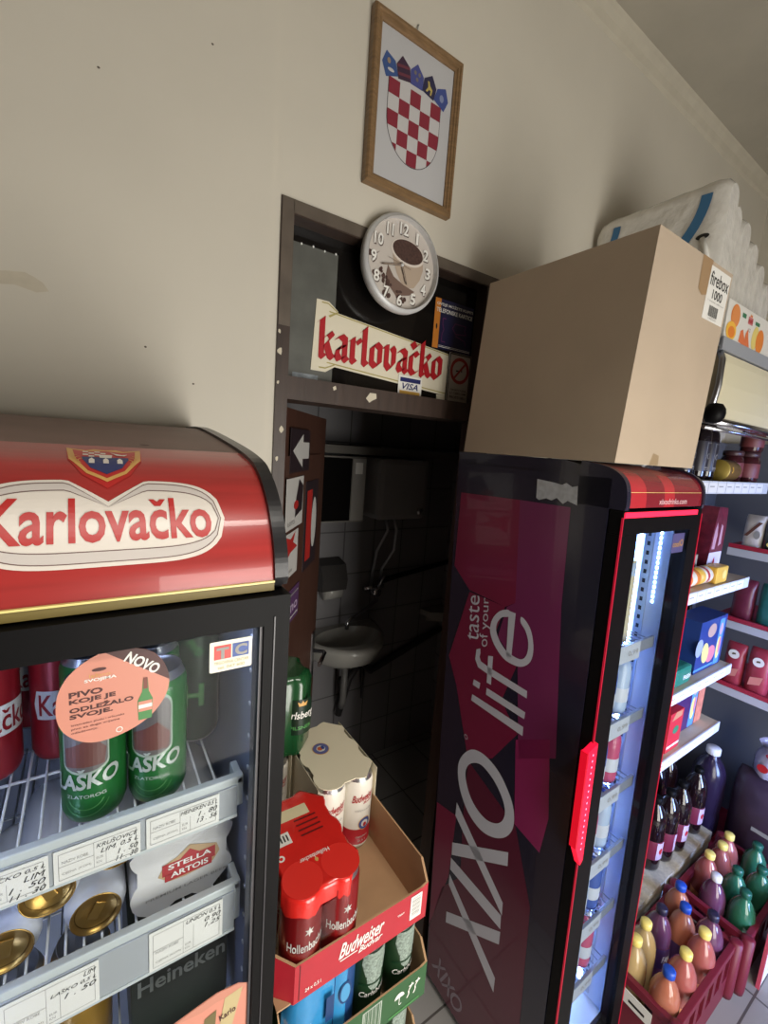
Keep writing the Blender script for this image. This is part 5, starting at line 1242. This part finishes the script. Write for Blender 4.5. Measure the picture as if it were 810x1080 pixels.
j0 = jar_('dark red jar at the right end of the top shelf', (2.38, .73, 1.9575), mat('lid_dark', (70, 44, 44), .4), mat('glass_dark_red', (64, 28, 30), .15), 'dark jars on the top shelf')
dup(j0, (2.29, .76, 1.9575), 'dark red jar beside the gold brown tin'); dup(j0, (2.38, .73, 2.087), 'dark red jar stacked on the right end jar')
# shelf 2
def carton(name, label, cat, x0, x1, y0, y1, z0, z1, base, art=None, group=None, bev=.002):
    t = thing(name, label, cat, ((x0+x1)/2, (y0+y1)/2, z0), group); m = MB(); m.box(x0, x1, y0, y1, z0, z1, base, bev)
    if art: art(m, on_y(y0))
    m.build('carton', t); return t
cwin = mat('pouch_wine', (104, 32, 48), .3, 0, .3, 40, .1); cpink = mat('pouch_pale', (206, 196, 204), .4)
t = thing('sweets_pouch', 'tall wine red pouch with pale lower half standing on the second shelf', 'pouch', (2.27, .78, 1.5275)); m = MB()
m.prism([(2.20, 1.5275), (2.33, 1.5275), (2.345, 1.58), (2.35, 1.75), (2.335, 1.84), (2.24, 1.845), (2.225, 1.75), (2.21, 1.62)], 'y', .755, .82, cwin); f = on_y(.755)
m.decal(poly([(2.203,1.53),(2.328,1.53),(2.343,1.58),(2.345,1.645),(2.216,1.645),(2.208,1.6)]), f, cpink, .0006); m.decal(poly([(2.23,1.66),(2.26,1.66),(2.27,1.72),(2.25,1.78),(2.235,1.74)]), f, mat('pouch_print', (184, 140, 150), .4), .0006); m.decal(poly([(2.29,1.67),(2.32,1.68),(2.315,1.76),(2.295,1.77)]), f, MATS['pouch_print'], .0006); m.decal(poly([(2.26,1.60),(2.275,1.625),(2.285,1.60),(2.27,1.585)]), f, REDP, .001)
m.build('pouch', t)
yel = mat('yellow_wrap', (226, 178, 74), .35, 0, .06, 20, .1)
t = thing('yellow_pack', 'yellow box with round flower print lying on the second shelf', 'pack', (2.24, .73, 1.5275)); m = MB(); m.box(2.16, 2.28, .695, .75, 1.5275, 1.60, yel, .008); f = on_y(.695); m.decal(ell(2.24, 1.565, .02, .02, 16), f, mat('flower_pale', (236, 208, 120), .4)); m.build('pack_body', t)
t = thing('biscuit_roll', 'cream and red biscuit roll lying beside the yellow box', 'pack', (2.10, .735, 1.5275)); m = MB(); m.lathe([(0, -.055), (.03, -.055), (.036, -.05), (.036, -.02), (.036, 0), (.036, .02), (.036, .05), (.03, .055), (0, .055)], yel, 20, (2.09, .735, 1.565), 'x', mats=[yel, yel, yel, MATS['sleeve_ivory'], REDP, MATS['sleeve_ivory'], yel, yel]); m.build('roll', t)
t = thing('biscuit_roll', 'orange and white biscuit roll next to the cooler edge on the second shelf', 'pack', (1.97, .735, 1.5275)); m = MB(); m.lathe([(0, -.055), (.03, -.055), (.036, -.05), (.036, -.02), (.036, .02), (.036, .05), (.03, .055), (0, .055)], jo, 20, (1.97, .735, 1.565), 'x', mats=[jo, jo, jo, MATS['sleeve_ivory'], jo, jo, jo]); m.build('roll', t)
dkb_ = mat('goods_dark_blue', (40, 46, 84), .4)
carton('sweets_box', 'dark blue box at the back of the second shelf near the cooler', 'box', 1.98, 2.16, .80, .92, 1.5275, 1.79, dkb_)
carton('sweets_box', 'grey tan flat box behind the yellow box', 'box', 2.0, 2.15, .77, .795, 1.5275, 1.64, mat('goods_tan', (150, 140, 120), .5))
# shelf 3
eb = mat('egg_box_blue', (34, 60, 120), .35)
def art_egg(m, f):
    m.decal(ell(2.20, 1.225, .035, .042), f, mat('egg_pale', (150, 160, 180), .45)); m.decal(ell(2.27, 1.19, .035, .05, 24, .3), f, jl, .0009); m.decal(ell(2.33, 1.175, .05, .04), f, mat('egg_pink', (206, 120, 130), .45), .0008); m.decal(ell(2.31, 1.29, .045, .032), f, mat('egg_tan', (180, 146, 130), .45)); m.decal(rect(2.18, 1.115, 2.38, 1.125), f, mat('egg_light_blue', (84, 140, 200), .45)); m.decal(rect(2.385, 1.11, 2.44, 1.33), f, MATS['egg_light_blue']); m.decal(ell(2.412, 1.28, .018, .03), f, mat('egg_lilac', (190, 150, 200), .45), .001); m.decal(ell(2.41, 1.19, .022, .055), f, jl, .001); m.decal(ell(2.42, 1.20, .012, .04), f, MATS['egg_pink'], .0014)
carton('sweets_box', 'big blue box with pastel egg pictures on the third shelf', 'box', 2.185, 2.465, .72, .83, 1.1035, 1.345, eb, art_egg)
t = thing('tissue_packet', 'green soft packet lying on the third shelf by the cooler', 'packet', (2.05, .74, 1.1035)); m = MB(); m.box(1.96, 2.11, .70, .80, 1.1035, 1.185, mat('packet_green', (40, 118, 96), .35, 0, .08, 20, .2), .016); f = on_y(.70); m.decal(text('FRESH', 2.03, 1.13, 2.095, 1.15, .02), f, WHITE, .0008); m.build('packet', t)
sbw = mat('drink_violet', (58, 52, 120), .2)
b2 = bottle('small_bottle', 'small blue bottle with white cap standing behind the egg box', 'bottle', .29, .03, sbw, capw, mat('label_blue', (70, 110, 180), .4), 'small bottles on the third shelf', (2.20, .875, 1.1035))
dup(b2, (2.28, .875, 1.1035), 'small blue bottle second behind the egg box')
dkgl = mat('green_glass', (30, 70, 44), .15, coat=.4)
b3 = bottle('oil_bottle', 'green bottle with pale label at the right end of third shelf', 'bottle', .34, .034, dkgl, mat('cap_yellow', (224, 196, 92), .35), mat('label_sand', (176, 172, 140), .45), None, (2.455, .90, 1.1035))
carton('sweets_box', 'dark indigo box at the back of the third shelf', 'box', 1.96, 2.15, .83, .95, 1.1035, 1.36, dkb_)
# shelf 4
def art_red_(m, f): m.decal(ell(2.05, .90, .026, .018), f, jg); m.decal(poly([(2.0,.95),(2.09,.955),(2.09,.98),(2.03,.985)]), f, mat('red_box_tan', (196, 130, 96), .45)); m.decal(rect(1.99, .825, 2.10, .835), f, WHITE)
carton('tea_box', 'bright red box with green print on the fourth shelf', 'box', 1.985, 2.105, .70, .78, .8055, .985, mat('tea_red', (200, 44, 56), .4), art_red_)
def art_choc(m, f): m.decal(text('Dorina', 2.14, .985, 2.26, 1.01, .02), f, mat('choc_pink', (176, 90, 150), .4)); m.decal(rect(2.285, .81, 2.345, 1.05), f, MATS['egg_light_blue']); m.decal(ell(2.315, 1.0, .02, .035), f, MATS['egg_lilac'], .001); m.decal(ell(2.312, .90, .022, .055), f, jl, .001); m.decal(ell(2.328, .915, .010, .04), f, MATS['egg_pink'], .0014)
carton('sweets_box', 'purple box with egg picture side strip on the fourth shelf', 'box', 2.115, 2.35, .74, .84, .8055, 1.06, mat('choc_purple', (66, 34, 84), .4), art_choc)
carton('wafer_pack', 'salmon wafer pack standing right of the purple box', 'pack', 2.36, 2.43, .74, .82, .8055, 1.02, mat('wafer_salmon', (200, 120, 96), .4, 0, .2, 30))
# cola bottles on the base deck
colam = mat('cola', (26, 14, 18), .1, coat=.6); clab = mat('cola_label', (110, 34, 56), .4)
def art_cola(m, f, a, b): m.decal(rect(-.01, a+.004, .03, b-.004), f, mat('cola_label_pale', (190, 170, 190), .4), .0006, .006); m.decal(ell(.012, (a+b)/2, .010, .014), f, REDP, .001, .006)
c0 = bottle('cola_bottle', 'dark cola bottle nearest the cooler on the bottom deck', 'bottle', .33, .048, colam, BLACKPL, clab, 'dark bottles on the bottom deck', (2.13, .70, .2505), (.25, .62), art_cola)
for x, y, lab in ((2.24, .695, 'dark cola bottle second from the cooler on the bottom deck'), (2.17, .83, 'dark cola bottle in the second row near the cooler'), (2.42, .70, 'dark cola bottle third from the cooler, pale label showing'), (2.30, .83, 'dark cola bottle in the second row, middle'), (2.42, .83, 'dark cola bottle in the second row, far end'), (2.03, .71, 'dark cola bottle mostly hidden by the cooler edge')):
    dup(c0, (x, y, .2505), lab, -.4)
w0 = bottle('canister_bottle', 'big dark bottle with white cap on the lowest red shelf corner', 'bottle', .47, .075, mat('dark_plum', (40, 30, 52), .2), capw, None, None, (2.655, .725, .1205))
# ================================================================== RIGHT SHELVING
rs = thing('shelving_unit', 'red fronted shelving along the right wall with price rails', 'shelving', (2.78, .1, 0))
rsr = mat('shelf_red', (156, 36, 56), .4); RX = 2.56
m = MB(); m.box(2.945, 2.96, -.8, 1.03, 0, 2.15, sb); m.build('back_panel', rs)
m = MB(); m.box(RX+.02, 2.945, 1.02, 1.035, 0, 2.15, sb); m.build('side_panel', rs)
for z in (1.655, 1.305, .98, .12):
    m = MB(); m.box(RX+.006, 2.945, -.8, .80, z-.018, z, rsr); sh = m.build('shelf', rs)
    m = MB(); m.box(RX, RX+.006, -.8, .80, z-.016, z+.004, rsr); m.box(RX-.004, RX+.004, -.8, .80, z-.052, z-.016, mat('rail_pale', (176, 178, 184), .4)); m.build('price_rail', sh)
m = MB(); m.box(RX+.01, 2.945, -.8, .80, 0, .10, rsr); m.build('plinth', rs)
def bag(label, cat, name, x, y, z, w, d, h, mm, art=None, group=None):
    t = thing(name, label, cat, (x, y, z), group); m = MB()
    prof_ = [(.42, 0), (.5, .05), (.5, .6), (.46, .8), (.3, .93), (.05, 1.0)]
    V = []; n = 20
    for k, (s, zz) in enumerate(prof_):
        for i in range(n):
            t_ = 2*PI*i/n; c, s_ = math.cos(t_), math.sin(t_); q = 3.2; rr = (abs(c)**q+abs(s_)**q)**(-1/q)
            V.append((x+w*rr*c*s*(1 if zz < .9 else .9), y+d*rr*s_*min(.5, .5*(1 if zz < .7 else 1))*(1 if zz < .95 else .96), z+h*zz))
    m.faces(V, [(k*n+i, k*n+(i+1) % n, (k+1)*n+(i+1) % n, (k+1)*n+i) for k in range(len(prof_)-1) for i in range(n)], mm, True)
    m.faces(V[:n], [tuple(range(n))[::-1]], mm); m.faces(V[-n:], [tuple(range(n))], mm)
    if art: art(m, lambda u, v, o: (x-w*.5-o, y-u, z+v))
    m.build('bag', t); return t
wht = mat('bag_white', (190, 184, 180), .35, 0, .1, 30, .2)
bag('white coffee bag with brown stripe on the upper red shelf', 'bag', 'coffee_bag', 2.61, .725, 1.655, .07, .075, .15, wht, lambda m, f: (m.decal(poly([(-.03,.05),(.02,.12),(.035,.12),(-.015,.05)]), f, mat('bag_brown', (96, 60, 50), .45), .002), m.decal(ell(.02, .06, .012, .02), f, GREYP, .002)))
bag('dark green coffee bag right of the white bag', 'bag', 'coffee_bag', 2.61, .635, 1.655, .07, .085, .14, mat('bag_green', (24, 52, 56), .3, 0, .1, 30, .2), lambda m, f: (m.decal(rect(-.02, .10, .02, .106), f, WHITE, .002), m.decal(text('Minas', -.03, .07, .03, .088, .01), f, WHITE, .002), m.decal(ell(0, .025, .03, .015), f, jl, .002)))
bag('dark red bag on the middle red shelf', 'bag', 'coffee_bag', 2.62, .715, 1.305, .07, .085, .19, mat('bag_wine', (96, 34, 52), .35, 0, .1, 30, .2))
bag('teal bag at the picture edge on the middle red shelf', 'bag', 'coffee_bag', 2.62, .615, 1.305, .07, .085, .19, mat('bag_teal', (30, 96, 92), .35, 0, .1, 30, .2))
rb = mat('bag_red', (150, 50, 64), .35, 0, .12, 30, .2)
artr = lambda m, f: (m.decal(ell(0, .15, .022, .022), f, MATS['cpink'] if 'cpink' in MATS else WHITE, .002), m.decal(poly([(-.008,.146),(.008,.15),(.006,.158),(-.006,.156)]), f, mat('bag_leaf', (96, 84, 60), .4), .003), m.decal(poly([(-.025,.03),(.02,.045),(.028,.085),(-.02,.07)]), f, mat('bag_salmon', (206, 130, 120), .4), .002))
bag('red bag with round print left on the lower red shelf', 'bag', 'flour_bag', 2.61, .70, .98, .07, .08, .20, rb, artr)
bag('red bag with round print right on the lower red shelf', 'bag', 'flour_bag', 2.61, .605, .98, .07, .085, .21, rb, artr)
bag('dark plum sack on the lowest red shelf behind the far crate', 'sack', 'sack', 2.73, .46, .12, .28, .34, .42, mat('sack_plum', (64, 50, 66), .3, 0, .15, 12, .2), lambda m, f: m.decal(rect(-.05, .2, .06, .22), f, GREYP, .003))
m = MB()
V = []; n = 16
x, y, z = 2.72, .52, .541
for s_, zz in ((.35, 0), (.5, .12), (.5, .5), (.42, .72), (.30, .85), (.46, 1.0)):
    for i in range(n):
        a = 2*PI*i/n; V.append((x+.11*s_*math.cos(a)*(1+.12*math.sin(3*a+zz*5)), y+.11*s_*math.sin(a)*(1+.12*math.cos(4*a)), z+.17*zz*(1+.05*math.sin(2*a))))
m.faces(V, [(k*n+i, k*n+(i+1) % n, (k+1)*n+(i+1) % n, (k+1)*n+i) for k in range(5) for i in range(n)], mat('bag_clear_lilac', (176, 172, 196), .2, 0, .15, 30, .3, coat=.6), True)
m.faces(V[:n], [tuple(range(n))[::-1]], MATS['bag_clear_lilac'])
m.decal(ell(-.53, .60, .022, .02), lambda u, v, o: (2.664-o, -u, v), REDP, .004); m.decal(ell(-.51, .67, .02, .012), lambda u, v, o: (2.668-o, -u, v), rb, .004)
tag(own(m.build('plastic_bag'), (x, y, z)), 'crumpled clear plastic bag with red print on top of the plum sack', 'bag')

# ================================================================== BOTTLE CRATES ON THE FLOOR
crm = mat('crate_red', (112, 28, 46), .45)
def crate(x0, x1, y0, y1, h, label, white):
    t = thing('bottle_crate', label, 'crate', ((x0+x1)/2, (y0+y1)/2, 0), 'red bottle crates')
    m = MB(); th = .012
    m.box(x0, x1, y0, y1, 0, .012, crm)
    for (a, b, c, d) in ((x0, x1, y0, y0+th), (x0, x1, y1-th, y1)):
        m.box(a, b, c, d, .012, .10, crm); m.box(a-.004, b+.004, c-.004, d+.004, h-.03, h, crm, .003)
        for k in range(7):
            xx = x0+(x1-x0-.03)*k/6; m.box(xx, xx+.03, c, d, .10, h-.03, crm)
    for (a, b) in ((x0, x0+th), (x1-th, x1)):
        m.box(a, b, y0+th, y1-th, .012, .13, crm); m.box(a-.004, b+.004, y0, y1, h-.03, h, crm, .003)
        for yy in (y0+th, y1-th-.06): m.box(a, b, yy, yy+.06, .13, h-.03, crm)
    for xx, yy in ((x0, y0), (x1, y0), (x0, y1), (x1, y1)): m.lathe([(0, .0), (.020, 0), (.022, .02), (.022, h+.006), (.012, h+.010), (0, h+.010)], crm, 14, (xx, yy, 0))
    m.build('crate_body', t)
    m = MB(); m.box(x0-.006, x0-.002, y0+.07, y1-.07, .14, .19, WHITE); m.decal(rect(y0+.09, .155, y1-.09, .165), lambda u, v, o: (x0-.006-o, u, v), BLACKP); m.build('paper_label', t)
    return t
crate(1.525, 2.005, .365, .598, .235, 'red plastic bottle crate nearest the drinks cooler with juice bottles', True)
crate(2.06, 2.545, .345, .598, .235, 'red plastic bottle crate farther right with green bottles', True)
jor = mat('juice_orange_liquid', (204, 126, 98), .14, coat=.5, trans=.3); jpk = mat('juice_blood_orange', (196, 108, 100), .14, coat=.5, trans=.3); jye = mat('juice_pale_yellow', (214, 184, 130), .14, coat=.5, trans=.3); grn = mat('soda_green', (58, 126, 96), .14, coat=.5, trans=.3); plm = mat('soda_plum', (120, 72, 104), .14, coat=.5, trans=.3)
capy = mat('cap_pale_yellow', (236, 214, 116), .35); capgr = mat('cap_dark_green', (30, 90, 72), .35); capbl = mat('cap_royal_blue', (34, 78, 180), .35)
laby = mat('label_peach', (226, 150, 104), .4); labp = mat('label_violet', (70, 44, 84), .4); labg = mat('label_soft_green', (120, 170, 130), .4)
def art_j(m, f, a, b): m.decal(poly([(-.03, a+.01), (.03, a+.02), (.03, b-.02), (-.03, b-.01)]), f, mat('label_olive_print', (92, 110, 84), .4), .0006, .006); m.decal(rect(-.03, b-.012, .03, b-.009), f, WHITE, .0008, .006)
def art_v(m, f, a, b): m.decal(text('FANTA', -.030, (a+b)/2-.012, .030, (a+b)/2+.014, .02, .2), f, WHITE, .0006, .006)
B = .0125; h_ = .33; r_ = .046
p_or = bottle('juice_bottle', 'orange bottle with blue cap and violet label, front left in the near crate', 'bottle', h_, r_, jor, capbl, labp, 'bottles in the near crate', (1.580, .43, B), (.45, .8), art_v)
p_pk = bottle('juice_bottle', 'pink orange bottle with yellow cap and peach label, front middle of near crate', 'bottle', h_, r_, jpk, capy, laby, 'bottles in the near crate', (1.695, .425, B), (.3, .62), art_j)
p_ye = bottle('juice_bottle', 'pale yellow bottle with yellow cap by the cooler edge', 'bottle', h_, r_, jye, capy, None, 'bottles in the near crate', (1.675, .55, B))
dup(p_pk, (1.835, .42, B), 'pink orange bottle with yellow cap, front right in the near crate', -.3)
dup(p_or, (1.875, .50, B), 'orange bottle with blue cap at the back right of the near crate', .3)
p_dk = bottle('juice_bottle', 'plum bottle with dark cap between two orange bottles at the back', 'bottle', h_, r_, plm, mat('cap_dark', (40, 36, 60), .35), labp, 'bottles in the near crate', (1.785, .545, B), (.45, .8), art_v)
dup(p_dk, (1.935, .43, B), 'plum bottle with dark cap at the right end of the near crate', .2); dup(p_ye, (1.585, .54, B), 'pale yellow bottle hidden behind the cooler edge in near crate')
dup(p_or, (1.955, .55, B), 'orange bottle with blue cap in the back right corner of near crate', .1)
p_wh = bottle('juice_bottle', 'plum bottle with white cap at the left of the far crate', 'bottle', h_, r_, plm, capw, None, 'bottles in the far crate', (2.135, .49, B))
p_gr = bottle('juice_bottle', 'green bottle with green cap in the middle of the far crate', 'bottle', h_, r_, grn, capgr, labg, 'bottles in the far crate', (2.255, .455, B), (.3, .62))
dup(p_gr, (2.16, .398, B), 'green bottle with green cap at the front left of far crate'); dup(p_gr, (2.355, .40, B), 'green bottle with green cap front right in the far crate'); dup(p_gr, (2.49, .455, B), 'green bottle with green cap at the right end of far crate')
dup(p_pk, (2.235, .55, B), 'pink orange bottle with yellow cap at the back left of far crate', .2, 'bottles in the far crate'); dup(p_pk, (2.345, .54, B), 'pink orange bottle with yellow cap at the back middle of far crate', .2, 'bottles in the far crate'); dup(p_pk, (2.435, .545, B), 'pink orange bottle with yellow cap at the back right of far crate', .2, 'bottles in the far crate')
t = thing('price_board', 'white board with pink edge leaning on the far crate front', 'board', (2.17, .30, 0)); m = MB(); m.box(2.15, 2.40, .300, .308, 0.0, .30, WHITE); m.box(2.146, 2.404, .298, .310, .30, .312, mat('edge_pink', (206, 84, 110), .4)); m.box(2.140, 2.15, .298, .310, 0, .312, MATS['edge_pink']); m.build('board', t)

# ================================================================== TOILET FITTINGS
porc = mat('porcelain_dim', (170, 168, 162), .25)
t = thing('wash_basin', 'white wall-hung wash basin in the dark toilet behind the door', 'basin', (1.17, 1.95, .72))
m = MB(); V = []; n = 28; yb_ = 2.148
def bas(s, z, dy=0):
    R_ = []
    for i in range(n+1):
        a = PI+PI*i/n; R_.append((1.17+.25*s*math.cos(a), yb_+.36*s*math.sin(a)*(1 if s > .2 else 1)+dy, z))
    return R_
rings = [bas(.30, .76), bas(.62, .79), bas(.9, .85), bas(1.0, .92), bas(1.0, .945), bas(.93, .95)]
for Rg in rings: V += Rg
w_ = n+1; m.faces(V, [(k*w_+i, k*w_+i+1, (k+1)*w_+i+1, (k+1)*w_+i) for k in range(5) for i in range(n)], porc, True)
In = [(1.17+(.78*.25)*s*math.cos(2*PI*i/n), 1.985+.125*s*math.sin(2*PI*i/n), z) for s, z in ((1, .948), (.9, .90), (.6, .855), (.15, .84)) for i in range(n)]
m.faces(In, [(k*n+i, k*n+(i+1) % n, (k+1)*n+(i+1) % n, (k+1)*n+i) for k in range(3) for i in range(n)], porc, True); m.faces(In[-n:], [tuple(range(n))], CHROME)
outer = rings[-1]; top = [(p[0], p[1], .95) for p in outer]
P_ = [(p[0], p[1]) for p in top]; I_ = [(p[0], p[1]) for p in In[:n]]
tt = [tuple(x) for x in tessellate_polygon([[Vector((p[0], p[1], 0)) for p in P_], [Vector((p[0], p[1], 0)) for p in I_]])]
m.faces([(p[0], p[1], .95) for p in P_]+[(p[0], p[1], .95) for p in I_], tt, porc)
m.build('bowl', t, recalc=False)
m = MB(); m.tube([(1.17, 2.0, .80), (1.17, 2.0, .55), (1.18, 2.03, .50), (1.20, 2.06, .52), (1.22, 2.10, .58), (1.23, 2.14, .60)], .018, mat('drain_grey', (120, 118, 116), .4), 10); m.build('drain_pipe', t)
t = thing('wall_tap', 'chrome wall tap with long bent spout over the basin', 'tap', (1.38, 2.14, 1.10)); m = MB()
m.tube([(1.40, 2.14, 1.12), (1.40, 2.09, 1.12), (1.39, 2.06, 1.10), (1.30, 2.04, 1.06), (1.19, 2.01, 1.04), (1.165, 2.0, 1.02), (1.165, 2.0, .985)], .011, CHROME, 10); m.lathe([(0, -.03), (.028, -.03), (.03, 0), (.024, .03), (0, .035)], CHROME, 16, (1.40, 2.10, 1.14), 'y'); m.tube([(1.33, 2.12, 1.16), (1.47, 2.12, 1.16)], .014, CHROME, 10); m.build('spout', t)
m = MB(); m.tube([(1.40, 2.08, 1.15), (1.41, 2.06, 1.21), (1.43, 2.05, 1.25)], [.012, .010, .006], CHROME, 10); m.build('lever', t)
t = thing('water_heater', 'small white water heater on the toilet wall above the tap', 'heater', (1.42, 2.05, 1.60)); m = MB(); wh = mat('heater_enamel', (150, 148, 148), .35); m.box(1.27, 1.60, 1.93, 2.149, 1.60, 1.935, wh, .03); m.build('tank', t)
m = MB(); m.lathe([(0, -.012), (.018, -.010), (.02, 0)], ALU, 14, (1.55, 1.93, 1.645), 'y'); m.build('dial_knob', t)
for x in (1.40, 1.46): m = MB(); m.tube([(x, 2.05, 1.60), (x+.02, 2.04, 1.52), (x-.04+.06*(x > 1.43), 2.05, 1.40), (x-.03, 2.09, 1.28), (x-.02, 2.12, 1.17)], .009, ALU, 8); m.build('hose', t)
t = thing('bathroom_cabinet', 'small mirror cabinet left of the water heater', 'cabinet', (1.12, 2.08, 1.58)); m = MB(); cg = mat('cabinet_grey', (130, 126, 120), .4); m.box(.98, 1.24, 2.03, 2.149, 1.58, 1.93, cg, .004); m.build('body', t)
m = MB(); m.box(.985, 1.15, 2.024, 2.03, 1.59, 1.92, mat('mirror_dark', (40, 38, 38), .08, .7)); m.build('door', t); m = MB(); m.box(1.155, 1.235, 2.022, 2.03, 1.59, 1.92, mat('cabinet_panel', (160, 156, 150), .4)); m.decal(rect(1.17, 1.84, 1.215, 1.90), on_y(2.022), WHITE); m.build('side_panel', t)
t = thing('paper_dispenser', 'pale toilet paper holder on the wall left above the basin', 'holder', (1.09, 2.1, 1.18)); m = MB(); m.prism([(2.149, 1.36), (2.06, 1.34), (2.03, 1.26), (2.04, 1.20), (2.149, 1.18)], 'x', 1.02, 1.17, mat('dispenser_dark', (58, 55, 54), .4)); m.build('body', t); m = MB(); m.lathe([(0, -.05), (.045, -.05), (.045, .05), (0, .05)], porc, 18, (1.10, 2.085, 1.185), 'x'); m.build('paper_roll', t)
t = thing('soap_shelf', 'pale corner soap shelf on the toilet wall by the right edge', 'shelf', (1.88, 2.1, .90)); m = MB(); m.prism([(1.80, 2.149), (1.975, 2.149), (1.975, 2.04), (1.90, 2.02), (1.82, 2.06)], 'z', .92, .955, porc); m.prism([(1.86, 2.149), (1.975, 2.149), (1.975, 2.08)], 'z', .86, .92, porc); m.build('shelf', t)
t = thing('grab_bar', 'black rail running right from the tap along the toilet wall', 'rail', (1.7, 2.1, 1.2)); m = MB(); m.tube([(1.44, 2.12, 1.19), (1.60, 2.11, 1.22), (1.97, 2.11, 1.27)], .016, BLACKPL, 10); m.build('bar', t)
t = thing('waste_pipe', 'dark waste pipe along the toilet wall below the basin', 'pipe', (1.6, 2.1, .5)); m = MB(); m.tube([(1.20, 2.10, .40), (1.26, 2.10, .62), (1.34, 2.11, .70), (1.42, 2.12, .62), (1.60, 2.12, .68), (1.97, 2.12, .80)], .022, mat('pipe_dark', (48, 46, 48), .5), 10); m.tube([(1.36, 2.12, .68), (1.37, 2.12, .45)], [.016, .004], MATS['pipe_dark'], 8); m.build('pipe', t)
